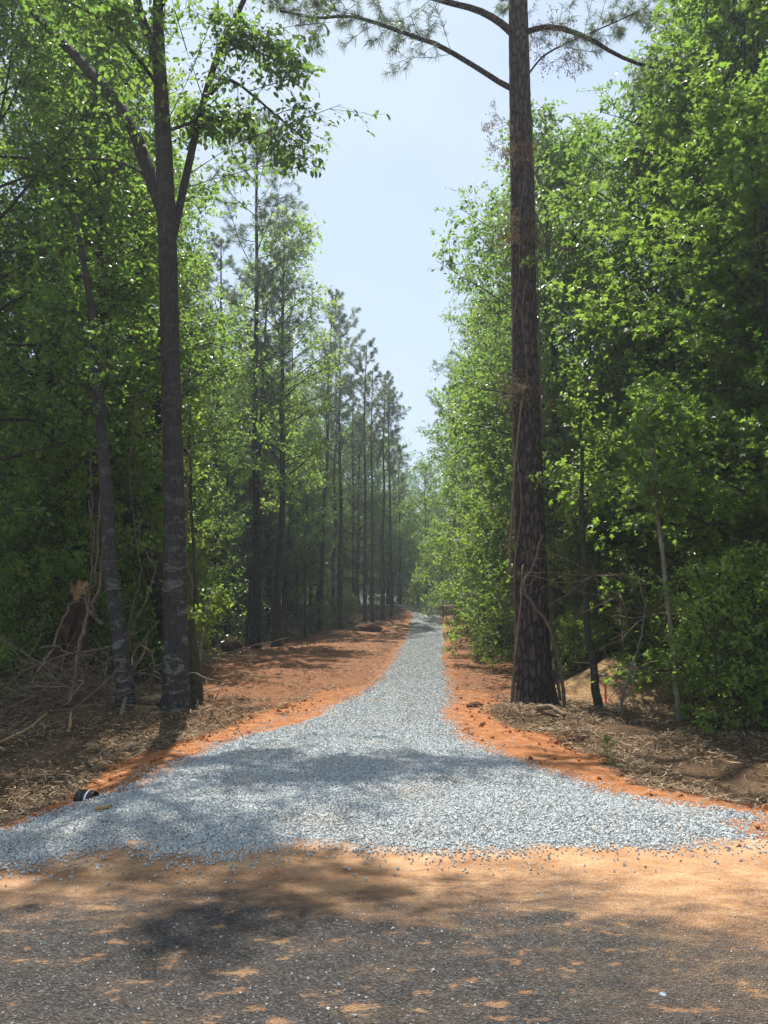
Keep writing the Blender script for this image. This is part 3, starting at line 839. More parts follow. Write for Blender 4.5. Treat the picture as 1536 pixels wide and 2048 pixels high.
kind('shrub', hardwood_mesh(41, 1.9, .1, .95, .018, 16, 6, 'leaf_maple', .07, LEAF_OVAL, 7, .22, .10, 'bark_grey', 'oval', (25, 70), 5), 'stem', 'foliage')
kind('pine', pine_mesh(51, 22, .17, 12.6, 2.6, 40, nn=14, nl=.26, nw=.013))
kind('pine_b', pine_mesh(52, 20, .14, 12.2, 2.0, 32, nn=14, nl=.26, nw=.013))
kind('pine_c', pine_mesh(53, 24, .19, 12.0, 2.9, 44, nn=14, nl=.26, nw=.013))
kind('bare_pole', hardwood_mesh(61, 13, 5.0, 1.9, .06, 20, 7, 'leaf_oak', .14, LEAF_SIMPLE, 7, .42, .18, 'bark_grey', 'oval', (25, 60), 7))

# ------------------------------------------------------------------ the trees that stand out
def px_path(pts, d):
    """trace points (px, py[, depth]) at depth d -> world"""
    return np.array([W(p[0], p[1], p[2] if len(p) > 2 else d) for p in pts])
def hero_trunk(mb, pts, diam_px, d, sides, n, rng, rough=.05, base=None, sink=.3):
    wp = px_path(pts, d)
    r = np.array(diam_px, float) * .5 * d / FPX
    if base is not None: wp[0] = base - np.array([0, 0, sink])
    P = smooth_path(wp, n); s = np.linspace(0, 1, len(r))
    tube(mb, P, np.interp(np.linspace(0, 1, n), s, r), sides, 0, .5, rough, rng)
    return P

# forked hardwood on the left
rng = np.random.default_rng(77)
b0 = G(352, 1418); d0 = b0[1]
root = thing('hardwood_tree', 'tall forked hardwood with white lichen blotches on its straight grey trunk', 'tree', b0)
tw = MB(); cr = MB()
TP = hero_trunk(tw, [(352, 1418), (352, 1380), (350, 1200), (348, 1000), (343, 800), (338, 600), (333, 430), (326, 260), (318, 110), (316, 0), (313, -200), (306, -420), (300, -700)], [82, 54, 46, 42, 39, 38, 38, 34, 27, 22, 19, 14, 5], d0, 20, 90, rng, .05, b0)
limbs = []
def limb(pts, r, n=14):
    P = smooth_path(px_path(pts, d0), n); tube(tw, P, np.linspace(r[0], r[1], n) * .5 * d0 / FPX, 10, 0, .5, .06, rng); limbs.append(P); return P
limb([(334, 440), (300, 350, d0 + .2), (255, 235, d0 + .5), (185, 150, d0 + .8), (120, 80, d0 + 1.1), (60, 15, d0 + 1.3), (-10, -70, d0 + 1.5), (-80, -200, d0 + 1.7)], (34, 12))
limb([(318, 130), (296, 70, d0 - .2), (274, 0, d0 - .4), (255, -140, d0 - .8), (225, -320, d0 - 1.2)], (26, 8))
limb([(336, 520), (375, 340, d0 + .4), (405, 210, d0 + .6), (438, 105, d0 + .7), (488, 0, d0 + .8), (530, -110, d0 + .8), (560, -260, d0 + .7)], (18, 9))
limb([(408, 205, d0 + .6), (455, 160, d0 + .4), (505, 190, d0 + .1), (545, 225, d0 - .2), (585, 258, d0 - .4), (618, 285, d0 - .5)], (8, 2))
limb([(440, 110, d0 + .7), (480, 95, d0 + .4), (530, 110, d0 + .1), (570, 130, d0)], (7, 2))
limb([(340, 260), (400, 240, d0 + .4), (450, 235, d0 + .6), (500, 250, d0 + .7)], (8, 2))
limb([(316, 20), (380, -90, d0 - 1.2), (450, -190, d0 - 2.2), (520, -260, d0 - 3)], (14, 4))
limb([(312, -120), (240, -230, d0 - 1.5), (160, -300, d0 - 2.6), (60, -360, d0 - 3.4)], (14, 4))
limb([(308, -300), (400, -420, d0 - .6), (500, -520, d0 - 1.0)], (10, 3))
limb([(308, -260), (350, -400, d0 - 1.4), (420, -520, d0 - 2.4)], (10, 3))
limb([(335, 400), (290, 350, d0 + .6), (220, 320, d0 + 1.2), (120, 320, d0 + 1.6)], (9, 2))
limb([(322, 180), (270, 110, d0 - .6), (200, 40, d0 - 1.2), (110, -10, d0 - 1.8)], (10, 3))
root_parts = tw.build('trunk', M['bark_lichen'], root, origin=b0)
axes = []
for P in limbs[:]:
    Pt = P[int(len(P) * .12):]
    axes.append(Pt)
    for bl in branchlets(Pt, rng, 13, .40, .02, .1):
        prisms(cr, bl[:-1], bl[1:], .012, 1); axes.append(bl)
        for b2 in branchlets(bl, rng, 4, .5, .3, -.05):
            prisms(cr, b2[:-1], b2[1:], .006, 1); axes.append(b2)
leafy(cr, axes, rng, .20, .36, 4, .12, LEAF_OVAL, .25, .55)
cr.build('crown', [M['leaf_oak'], M['bark_grey']], root, smooth=False, origin=b0)

# leaning lichen trunk beside it
b1 = G(250, 1416); d1 = b1[1]
root = thing('leaning_tree', 'slim grey tree leaning left behind the brush heap, white bands on its bark', 'tree', b1)
tw = MB(); cr = MB()
P = hero_trunk(tw, [(250, 1416), (249, 1370), (238, 1270), (224, 1160), (216, 1050), (206, 900), (196, 760), (180, 600), (150, 430)], [48, 35, 30, 28, 26, 22, 20, 15, 8], d1, 14, 60, rng, .06, b1)
tw.build('trunk', M['bark_lichen'], root, origin=b1)
axes = []
for bl in branchlets(P, rng, 18, .30, .5, .2):
    prisms(cr, bl[:-1], bl[1:], .014, 1); axes.append(bl)
    for b2 in branchlets(bl, rng, 5, .5, .25, 0):
        prisms(cr, b2[:-1], b2[1:], .007, 1); axes.append(b2)
leafy(cr, axes, rng, .15, .30, 6, .11, LEAF_OVAL, .2, .4)
cr.build('crown', [M['leaf_oak'], M['bark_grey']], root, smooth=False, origin=b1)

# dark leaning trunk deep in the left crown
b2_ = np.array([-4.6, 18.5, hz1(-4.6, 18.5)])
root = thing('leaning_tree', 'dark thick trunk slanting steeply to the upper left behind the grey forked hardwood', 'tree', b2_)
tw = MB(); cr = MB()
P = hero_trunk(tw, [(385, 1330), (290, 1080), (205, 880), (125, 760), (62, 650), (0, 540), (-80, 400)], [46, 40, 36, 34, 30, 26, 16], 18.5, 12, 40, rng, .08, b2_)
tw.build('trunk', M['bark_grey'], root, origin=b2_)
axes = []
for bl in branchlets(P, rng, 18, .26, .45, .3):
    prisms(cr, bl[:-1], bl[1:], .014, 1); axes.append(bl)
    for b3 in branchlets(bl, rng, 6, .5, .25, 0):
        prisms(cr, b3[:-1], b3[1:], .007, 1); axes.append(b3)
leafy(cr, axes, rng, .16, .34, 6, .12, LEAF_OVAL, .2, .4)
cr.build('crown', [M['leaf_oak'], M['bark_grey']], root, smooth=False, origin=b2_)

# big pine on the right
rng = np.random.default_rng(78)
bp_ = G(1068, 1402); dp = bp_[1]
root = thing('pine_tree', 'big pine with thick plated brown bark and vines, beside the right edge of the drive', 'tree', bp_)
tw = MB(); cr = MB()
PP = hero_trunk(tw, [(1068, 1402), (1068, 1375), (1066, 1330), (1062, 1200), (1058, 1000), (1052, 800), (1048, 600), (1045, 420), (1041, 250), (1038, 100), (1035, -40), (1030, -250), (1024, -500), (1018, -800)], [108, 82, 72, 65, 60, 56, 52, 50, 47, 44, 40, 34, 24, 8], dp, 34, 150, rng, .05, bp_)
plimbs = []
def plimb(pts, r, n=16):
    P = smooth_path(px_path(pts, dp), n); tube(tw, P, np.linspace(r[0], r[1], n) * .5 * dp / FPX, 8, 0, .5, .08, rng); plimbs.append(P); return P
plimb([(1030, 180), (1000, 165, dp - .1), (958, 138, dp - .4), (880, 92, dp - .8), (830, 74, dp - 1.1), (770, 52, dp - 1.4), (700, 32, dp - 1.6), (640, 36, dp - 1.7), (560, 22, dp - 1.8)], (13, 4))
plimb([(1030, 72), (1000, 45, dp - .2), (955, 20, dp - .5), (900, 6, dp - .7), (850, -8, dp - .9), (760, -30, dp - 1.1), (650, -40, dp - 1.3), (590, -20, dp - 1.4)], (17, 4))
plimb([(1048, 66), (1080, 56, dp + .2), (1120, 56, dp + .4), (1180, 78, dp + .6), (1230, 108, dp + .9), (1290, 132, dp + 1.2), (1345, 140, dp + 1.5), (1400, 158, dp + 1.7), (1460, 200, dp + 1.9)], (14, 3))
plimb([(1048, 160, dp + .2), (1090, 110, dp + .5), (1160, 75, dp + .8), (1240, 40, dp + 1.0), (1300, 10, dp + 1.2)], (5, 2))
for k in range(26):
    t = .60 + .39 * (k + rng.random()) / 26; p, tg, _ = along(PP, [t]); az = rng.uniform(0, 6.28); L = 3.4 * (1.15 - (t - .6) * 1.7) * rng.uniform(.6, 1.1)
    ax = curved(p[0], (math.cos(az), math.sin(az), .25), L, rng, 7, .4, .1); tube(tw, ax, np.linspace(.045, .008, 7), 6, 0, .5, 0, None, False); plimbs.append(ax)
tw.build('trunk', M['bark_pine'], root, origin=bp_)
for j, P in enumerate(plimbs):
    hand = j < 4
    nb = 30 if hand else 9
    Ps, Ds = [], []
    for bl in branchlets(P, rng, nb, .25 if hand else .32, .28 if j != 2 else .5, -.02 if hand else .2):
        prisms(cr, bl[:-1], bl[1:], .008, 1); a, b_, _ = along(bl, np.linspace(.35, 1, 3)); Ps.append(a); Ds.append(b_)
        for q_ in branchlets(bl, rng, 3, .5, .3, .05):
            prisms(cr, q_[:-1], q_[1:], .005, 1); a, b_, _ = along(q_, np.linspace(.5, 1, 2)); Ps.append(a); Ds.append(b_)
    needle_tufts(cr, np.concatenate(Ps), np.concatenate(Ds), rng, 22, .18, .0055 if hand else .007, .75)
cr.build('crown', [M['needle'], M['bark_grey']], root, smooth=False, origin=bp_)

# vines and dead leaf tangles on the big pine
def vine_on(pts_fn, n, r, name, label, mat='vine_bark', group=None):
    P = np.array([pts_fn(t) for t in np.linspace(0, 1, n)])
    mb = MB(); tube(mb, P, np.linspace(r, r * .45, n), 7, 0, .5, .15, rng)
    return tag(mb.build(name, M[mat], origin=P[0]), label, 'vine', group)
def hug(t0, t1, a0, a1, gap=.03, wob=.25, seed=0):
    ph = seed * 1.7
    def f(t):
        s = t0 + (t1 - t0) * t; p, tg, _ = along(PP, [s]); r = np.interp(s, [0, .05, .45, 1], [.36, .30, .22, .05]) + gap
        a = a0 + (a1 - a0) * t + wob * math.sin(t * 17 + ph) * .5
        return p[0] + np.array([math.cos(a), math.sin(a), 0]) * r
    return f
vine_on(hug(.05, .34, -3.1, -1.5, .03, .5, 1), 60, .022, 'climbing_vine', 'thin grey vine winding up the left side of the big pine')
vine_on(hug(.22, .52, -.4, .25, .04, .4, 2), 60, .018, 'climbing_vine', 'dark vine running up the right edge of the big pine')
vine_on(hug(.30, .56, -2.6, -.5, .03, .3, 3), 60, .014, 'climbing_vine', 'pale thin vine crossing the upper front of the big pine')
def free_path(px, d, n=40, wob=.03, seed=0, ground_first=False):
    P = px_path(px, d)
    if ground_first: P[0][2] = hz1(P[0][0], P[0][1]) - .05
    P = smooth_path(P, n); rr = np.random.default_rng(seed)
    k = np.cumsum(rr.normal(0, wob * .3, P.shape), 0); k -= np.linspace(0, 1, n)[:, None] * k[-1]
    return P + k
def stick(name, label, cat, px, d, r, mat, n=24, wob=.02, seed=0, group=None, sides=7, ground_first=False):
    P = free_path(px, d, n, wob, seed, ground_first)
    mb = MB(); tube(mb, P, np.linspace(r[0], r[1], n), sides, 0, .5, .15, np.random.default_rng(seed))
    return tag(mb.build(name, M[mat], origin=P[0]), label, cat, group)
dv = dp - .45
stick('climbing_vine', 'cut vine hanging loose with a pale frayed end left of the pine trunk', 'vine', [(1019, 1150), (1020, 1080), (1028, 960), (1036, 870), (1042, 800)], dv, (.03, .014), 'wood_dead', 30, .02, 5)
stick('climbing_vine', 'thick twisted vine lying diagonally across the foot of the big pine', 'vine', [(1130, 1425), (1118, 1330), (1100, 1260), (1062, 1215), (1043, 1180), (1062, 1130), (1085, 1070)], dv, (.035, .026), 'vine_bark', 40, .03, 6, None, 8, True)
stick('dead_pole', 'slim bare pole leaning against the left side of the big pine foot', 'dead sapling', [(1022, 1395), (1030, 1300), (1040, 1210), (1046, 1130)], dv, (.026, .016), 'wood_dead', 20, .02, 7, None, 7, True)
stick('dead_pole', 'slim grey sapling stem standing close against the right side of the big pine', 'dead sapling', [(1122, 1410), (1110, 1300), (1098, 1180), (1088, 1050), (1083, 900)], dp + .1, (.032, .016), 'vine_bark', 20, .02, 8, None, 7, True)
def dead_tangle(px, py, spread, n, label, d=None):
    rg = np.random.default_rng(int(px + py)); c = W(px, py, d or dp - .3); mb = MB(); axes = []
    for k in range(n):
        st_ = c + rg.normal(0, 1, 3) * np.array([spread * .4, .12, spread * .5])
        ax = curved(st_, rg.normal(0, 1, 3) * np.array([1, .6, .7]), rg.uniform(.25, .6), rg, 6, -.8, .3); axes.append(ax); prisms(mb, ax[:-1], ax[1:], .005, 1)
    leafy(mb, axes, rg, .06, .12, 5, .065, LEAF_LONG, .1, .9)
    return tag(mb.build('dead_vine', [M['dead_leaf'], M['vine_bark']], smooth=False, origin=c), label, 'dead vine')
dead_tangle(1045, 455, .6, 60, 'withered brown vine tangle wrapped round the pine trunk at mid height')
dead_tangle(1035, 300, .35, 24, 'small withered vine tuft on the pine trunk below the lowest left limb')
dead_tangle(1085, 60, .5, 18, 'brown dead leaf clusters hanging from the right upper limb of the big pine', dp + .2)
dead_tangle(1040, 770, .4, 34, 'brown vine scraps clinging to the lower middle of the pine trunk')
dead_tangle(985, 260, .25, 8, 'wisp of dead leaves hanging left of the pine trunk')
dead_tangle(1130, 110, .45, 16, 'dead hanging vine strands below the right limb of the big pine', dp + .4)
# green sprig growing out of the pine trunk
rg = np.random.default_rng(14); c = W(1052, 520, dp - .4); mb = MB()
ax = [curved(c, rg.normal(0, .5, 3) + np.array([0, -.4, -.2]), .3, rg, 4) for k in range(1)]
leafy(mb, ax, rg, .03, .10, 4, .10, LEAF_OVAL, .1, .5)
tag(mb.build('leaf_sprig', [M['leaf_maple'], M['vine_bark']], smooth=False, origin=c), 'bright green leaf sprig sprouting on the front of the big pine trunk', 'vine')

# ------------------------------------------------------------------ placed trees: (kind, x, y, scale, name, label)
def at(x, y): return (x, y, hz1(x, y) - .02)
def pxd(px, d): return (px - CX) / FPX * d
PL = [
 # left line of pines and hardwoods running back along the cleared strip
 ('pine_c', pxd(515, 33), 33, 1.0, 'pine_tree', 'nearest reddish brown pine trunk at the corner of the left cleared strip'),
 ('pine', pxd(500, 36), 36, .84, 'pine_tree', 'dark pine trunk half hidden just behind the nearest reddish brown left pine'),
 ('poplar', pxd(556, 36.5), 36.5, 1.16, 'hardwood_tree', 'tall hardwood with rounded green top standing right of the reddish brown left pine'),
 ('pine', pxd(640, 50), 50, 1.03, 'pine_tree', 'straight dark pine with a V of limbs crossing behind it, left of the drive'),
 ('pine_c', pxd(682, 53), 53, .93, 'pine_tree', 'straight bare pine trunk with a round tuft top, second pine left of the gap'),
 ('pine_b', pxd(730, 54), 54, 1.02, 'pine_tree', 'thin tall pine with sparse grey green top, left of the pair nearest the drive'),
 ('pine_b', pxd(745, 57), 57, .96, 'pine_tree', 'very thin leaning pine close beside the thin tall sparse topped pine'),
 ('pine', pxd(765, 58), 58, .86, 'pine_tree', 'slim pine with low feathery branches near the left edge of the far drive'),
 ('pine_b', pxd(784, 60), 60, .90, 'pine_tree', 'last slim pine before the far left edge of the gravel drive'),
 # right line along the drive
 ('oak_b', 4.9, 22, 1.04, 'hardwood_tree', 'leafy hardwood whose pale green boughs overhang the drive behind the big pine'),
 ('oak', 6.6, 24.5, .98, 'hardwood_tree', 'hardwood filling the gap between the overhanging boughs and the right hand sweetgums'),
 ('oak', 5.6, 28, .98, 'hardwood_tree', 'hardwood rising behind the pale overhanging boughs right of the drive'),
 ('poplar', 5.2, 35, .88, 'hardwood_tree', 'slim light green hardwood in the middle of the right hand line along the drive'),
 ('pine_c', pxd(955, 47), 47, .86, 'pine_tree', 'dark pine trunk on the right edge of the drive behind the big pine'),
 ('pine', pxd(912, 57), 57, .82, 'pine_tree', 'far dark pine trunk at the right bend of the gravel drive'),
 ('oak_b', pxd(935, 50), 50, .9, 'hardwood_tree', 'bushy green hardwood by the far right edge of the drive'),
 ('understory', pxd(968, 29), 29, .95, 'sapling', 'thin dark sapling with yellow green leaves on the cleared right verge'),
 ('understory_b', pxd(992, 31), 31, 1.0, 'sapling', 'leaning sapling behind the fallen log on the right verge'),
 ('understory', pxd(885, 58), 58, 1.2, 'sapling', 'light green sapling at the far right edge of the drive'),
 ('oak', -5.2, 60, .95, 'hardwood_tree', 'broad green hardwood behind the V limbed pine, filling the gap'),
 ('poplar', -7.4, 50, .95, 'hardwood_tree', 'pale hardwood between the rounded left hardwood and the V limbed pine'),
 ('oak_b', -2.2, 65, 1.02, 'hardwood_tree', 'broad hardwood behind the thin sparse topped pines'),
 ('oak', .4, 71, .88, 'hardwood_tree', 'dark hardwood closing the wood left of the far drive end'),
 ('pine_b', pxd(592, 56), 56, .9, 'pine_tree', 'thin pine right of the rounded left hardwood'),
 ('pine', pxd(668, 60), 60, .97, 'pine_tree', 'thin pine just left of the round tufted pine, set farther back'),
 ('pine_b', pxd(707, 63), 63, 1.0, 'pine_tree', 'thin pine set back between the round tufted pine and the sparse topped one'),
 ('pine_b', pxd(802, 69), 69, .72, 'pine_tree', 'short distant pine at the left edge of the sky gap above the drive'),
 ('bare_pole', pxd(575, 44), 44, 1.0, 'hardwood_tree', 'slender stem behind the left clearing, right of the rounded hardwood'),
 ('bare_pole', pxd(612, 47), 47, 1.05, 'hardwood_tree', 'second slender stem behind the left clearing, next to the V limbed pine'),
 ('oak', 3.6, 66, .70, 'hardwood_tree', 'far hardwood closing the view where the drive bends out of sight'),
]
rtilt = random.Random(5)
for k_, x, y, s, nm, lb in PL:
    plant_tree(k_, nm, lb, 'sapling' if nm == 'sapling' else 'tree', at(x, y), None, None, s, (rtilt.gauss(0, .012), rtilt.gauss(0, .014)) if 'pine' in nm else (0, 0))
RW = [
 ('sweetgum', 7.0, 13.4, .92, 'broad sweetgum with star shaped leaves filling the right edge of the view'),
 ('sweetgum_b', 7.4, 14.2, .80, 'lower bright green sweetgum right of the tan mound'),
 ('sweetgum_b', 8.0, 12.0, .9, 'nearest dense sweetgum reaching out from the right edge above the ditch'),
 ('sweetgum', 7.5, 19.6, 1.15, 'tall sweetgum rising just right of the big pine behind the mound'),
 ('sweetgum', 8.4, 15.6, 1.38, 'tallest sweetgum at the upper right corner'),
 ('sweetgum_b', 4.4, 24.0, 1.0, 'sweetgum peeping out low behind the foot of the big pine'),
 ('oak_b', 7.6, 19.5, 1.0, 'dull green hardwood behind the right hand sweetgums'),
 ('pine_c', 9.0, 20, .85, 'pine with a long drooping limb above the right hand sweetgums'),
 ('holly', 7.6, 16.0, .9, 'dark glossy understory tree at the foot of the right hand sweetgums'),
 ('sweetgum_b', 7.1, 12.3, .62, 'low bushy sweetgum in the right corner by the ditch'),
 ('understory', 5.6, 20.2, .75, 'small pale leaved tree well behind the crest of the tan mound'),
]
for k_, x, y, s, lb in RW:
    plant_tree(k_, {'pine_c': 'pine_tree'}.get(k_, 'sweetgum_tree' if 'sweet' in k_ else 'hardwood_tree'), lb, 'tree', at(x, y), 'trees of the right hand leaf wall', None, s)
LW = [
 ('oak', -7.6, 18, .95, 'dark leafy hardwood towering at the upper left edge'),
 ('oak_b', -7.8, 14.2, 1.0, 'nearest leafy hardwood at the far left edge behind the brush heap'),
 ('oak_b', -7.4, 21.5, .95, 'dense hardwood filling the gap left of the forked trunk'),
 ('poplar', -7.6, 25.5, .95, 'pale leaved hardwood seen between the forked trunk and the reddish pine'),
 ('oak', -9.5, 21, .95, 'hardwood with dark crown behind the leaning grey tree'),
 ('oak_b', -8.2, 28, 1.0, 'mid green hardwood deep behind the leaning grey tree'),
 ('poplar', -6.3, 16.6, .85, 'high crowned hardwood whose leaves fill the forks left of the grey hardwood'),
 ('understory_b', -6.2, 17, .85, 'small tree with drooping leaves behind the leaning grey trunk'),
 ('understory', -6.8, 15.3, .8, 'bright young tree behind the broken stump'),
 ('holly', -8.4, 16.6, .9, 'glossy dark small tree at the left edge behind the brush heap'),
 ('understory', -6.6, 24, .9, 'yellow green young tree right of the forked trunk'),
 ('understory_b', -7.9, 29.5, .95, 'young tree just left of the reddish brown pine'),
 ('holly', -6.4, 20.4, .75, 'dark bushy small tree low behind the forked trunk'),
]
for k_, x, y, s, lb in LW:
    plant_tree(k_, 'hardwood_tree', lb, 'tree', at(x, y), 'trees of the left hand leaf wall', None, s)

# the wood behind: spread over both sides and past the bend
rp = random.Random(8)
spots = [(x, y, 1.6) for _, x, y, *_ in PL] + [(x, y, 1.5) for _, x, y, *_ in RW] + [(x, y, 1.5) for _, x, y, *_ in LW]
def left_ok(x, y): return (y < 33 and x < -2.6 - .187 * y) or (33 <= y < 64 and x < -8.2 + (y - 33) * .215) or y >= 70
def right_ok(x, y): return (y < 20 and x > 7.5) or (20 <= y < 40 and x > 5.4) or (40 <= y < 64 and x > 5.6 + (y - 40) * .05) or y >= 70
far_list = []
tries = 0
while tries < 14000 and len(far_list) < 300:
    tries += 1
    y = rp.uniform(17, 98); hw = .58 * y + 5
    x = rp.uniform(-hw, hw)
    if y > 70 and abs(x - 2) > 26: continue
    if not ((x < 2 and left_ok(x, y)) or (x >= 2 and right_ok(x, y)) or y >= 70): continue
    rad = rp.choice([.8, 1.2, 1.7])
    if any((x - a) ** 2 + (y - b) ** 2 < (max(rad, c)) ** 2 for a, b, c in spots): continue
    spots.append((x, y, rad)); far_list.append((x, y))
leafy_only = set()
tries = 0
while tries < 4000 and len(far_list) < 338:      # closer set stems behind the left line of pines
    tries += 1
    y = rp.uniform(38, 72); b_ = -10.0 + (y - 33) * .215; x = rp.uniform(b_ - 15, b_)
    if any((x - a) ** 2 + (y - b) ** 2 < 1.0 for a, b, c in spots): continue
    spots.append((x, y, 1.0)); far_list.append((x, y)); leafy_only.add((x, y))
far_list.sort(key=lambda p: p[1])
marks = [(-200, 'the left edge'), (215, 'the leaning grey tree'), (350, 'the forked hardwood'), (515, 'the reddish left pine'), (640, 'the V limbed pine'), (745, 'the thin leaning pine'), (850, 'the far end of the drive'), (955, 'the dark right pine'), (1068, 'the big vine covered pine'), (1330, 'the pale sapling'), (1750, 'the right edge')]
seen = {}
for x, y in far_list:
    px = CX + x / y * FPX
    r = rp.random()
    leftside = px < 850
    edge_near = y < 62
    if leftside: k_ = 'pine' if r < .14 else 'pine_b' if r < .26 else 'bare_pole' if r < .48 else 'oak' if r < .58 else 'oak_b' if r < .68 else 'understory' if r < .78 else 'understory_b' if r < .90 else 'holly'
    else: k_ = 'pine' if r < .08 else 'pine_b' if r < .14 else 'bare_pole' if r < .26 else 'oak' if r < .42 else 'oak_b' if r < .60 else 'understory' if r < .72 else 'understory_b' if r < .88 else 'holly'
    if y > 66 and k_.startswith('pine') and 700 < px < 950: k_ = 'oak_b'
    if (x, y) in leafy_only: k_ = 'oak' if r < .3 else 'oak_b' if r < .5 else 'bare_pole' if r < .75 else 'poplar'
    s = rp.uniform(.85, 1.12)
    if y > 66: s *= .72 if 740 < px < 940 else .9
    if leftside and y > 40 and k_ in ('oak', 'oak_b', 'poplar') and px > 560: s *= .95
    word = {'pine': 'pine', 'pine_b': 'thin pine', 'bare_pole': 'slender bare stemmed tree', 'oak': 'tall hardwood', 'oak_b': 'leafy hardwood', 'poplar': 'pale hardwood', 'understory': 'yellow green young tree', 'understory_b': 'green young tree', 'holly': 'dark glossy small tree'}[k_]
    near = min(marks, key=lambda m_: abs(m_[0] - px)); side = 'left of' if px < near[0] - 22 else 'right of' if px > near[0] + 22 else 'straight behind'
    if near[1] in ('the left edge', 'the right edge'): side = 'by'
    depth = 'close' if y < 32 else 'deeper' if y < 52 else 'far'
    key = (word, near[1], side, depth); seen[key] = seen.get(key, 0) + 1; c = seen[key]
    ordn = '' if c == 1 else ['', '', 'second ', 'third ', 'fourth ', 'fifth ', 'sixth ', 'seventh ', 'eighth ', 'ninth '][min(c, 9)]
    lb = f"{ordn}{word}, {dict(close='near the clearing', deeper='midway back', far='far back')[depth]}, {side} {near[1]}"
    plant_tree(k_, 'pine_tree' if 'pine' in k_ else 'understory_tree' if k_ in ('understory', 'understory_b', 'holly') else 'hardwood_tree', lb, 'tree', at(x, y), 'trees of the wood behind', None, s)

# far-off wood and the undergrowth, each one uncountable mass
def leaf_mass(name, n_clump, per, sampler, size, spread, mats, seed, label, cat, stems=True):
    rg = np.random.default_rng(seed); C = sampler(rg, n_clump); n = len(C); mb = MB()
    P = np.repeat(C, per, 0) + rg.normal(0, 1, (n * per, 3)) * np.array([spread, spread, spread * .55])
    base = hz(P[:, 0], P[:, 1], False); P[:, 2] = np.maximum(P[:, 2], base + .06)
    ax = norm(rg.normal(0, 1, P.shape) * np.array([1, 1, .5]) + np.array([0, 0, -.25])); up = norm(np.array([0, 0, 1.]) + rg.normal(0, .45, P.shape))
    tone = np.repeat(rg.integers(0, len(mats), n), per)
    for k in range(len(mats)):
        s_ = tone == k; leaves(mb, P[s_], ax[s_], up[s_], size * rg.uniform(.6, 1.3, s_.sum()), LEAF_SIMPLE, rg, k)
    if stems:
        A = C.copy(); A[:, 2] = hz(A[:, 0], A[:, 1], False) - .05; A[:, :2] += rg.normal(0, .25, (n, 2))
        k = C[:, 2] - A[:, 2] < 3.5
        prisms(mb, A[k], C[k], .008, len(mats))
    o = mb.build(name, [M[m_] for m_ in mats] + [M['bark_grey']], smooth=False)
    return tag(o, label, cat, kind='stuff')
def far_sampler(rg, n):
    x = rg.uniform(-75, 75, n * 3); y = rg.uniform(32, 118, n * 3)
    k = (y > 74) | ((x < -14 + (y - 33) * .19) & (y > 38)) | ((x > 14.5) & (y > 34))
    k &= (np.abs(x) < .62 * y + 6)
    x, y = x[k][:n], y[k][:n]
    top = (9 + 8 * fbm(x * .16, y * .16, 91)) * np.where((y > 74) & (np.abs(x - 2.2) < 3), .85, 1)
    return np.stack([x, y, hz(x, y, False) + top * rg.random(len(x)) ** .8], -1)
leaf_mass('far_woods', 12000, 40, far_sampler, .34, .62, ['leaf_oak', 'leaf_maple', 'leaf_oak'], 201, 'deep green far wood filling the view behind the nearer trunks', 'woods')
def under_sampler(rg, n):
    x = rg.uniform(-40, 40, n * 4); y = rg.uniform(15, 74, n * 4)
    k = np.where(x < 2, ((y < 33) & (x < -1.6 - .187 * y)) | ((y >= 33) & (x < -7.4 + (y - 33) * .205)), ((y < 20) & (x > 5.6)) | ((y >= 20) & (x > 5.3 + (y - 20) * .02)))
    k |= (y > 70)
    k &= np.abs(x) < .58 * y + 3
    k &= fbm(x * .4, y * .4, 95) > .38
    x, y = x[k][:n], y[k][:n]
    return np.stack([x, y, hz(x, y, False) + .15 + 3.6 * rg.random(len(x)) ** 1.5], -1)
leaf_mass('undergrowth', 5200, 26, under_sampler, .15, .34, ['leaf_oak', 'leaf_maple', 'leaf_holly'], 202, 'low tangled green undergrowth between the trunks of the wood', 'undergrowth')

# ------------------------------------------------------------------ things lying on the banks
# tan mound behind the big pine
mc = np.array([4.75, 16.6]); gx_ = np.linspace(-2.6, 2.6, 110); gy_ = np.linspace(-1.8, 1.8, 80); MX, MY = np.meshgrid(gx_, gy_)
ang = .12; rr_ = np.sqrt((np.where(MX > 0, MX / 2.3, MX / 1.5)) ** 2 + (MY / 1.5) ** 2)
MZ = .80 * np.clip(1 - rr_, -.12, 1) + .07 * (fbm(MX * 3, MY * 3, 81) - .5) * sstep(1.1, .7, rr_) + .03 * (fbm(MX * 10, MY * 10, 83) - .5)
mb = MB(); idx = np.arange(MX.size).reshape(MX.shape); ok = (rr_[:-1, :-1] < 1.1)
mb.add(np.stack([MX + mc[0], MY + mc[1], MZ + hz(MX + mc[0], MY + mc[1], False) - .02], -1).reshape(-1, 3), np.stack([idx[:-1, :-1], idx[:-1, 1:], idx[1:, 1:], idx[1:, :-1]], -1)[ok])
struct(mb.build('dirt_mound', M['mound']), 'low tan heap of bulldozed soil behind the big pine', 'dirt mound')

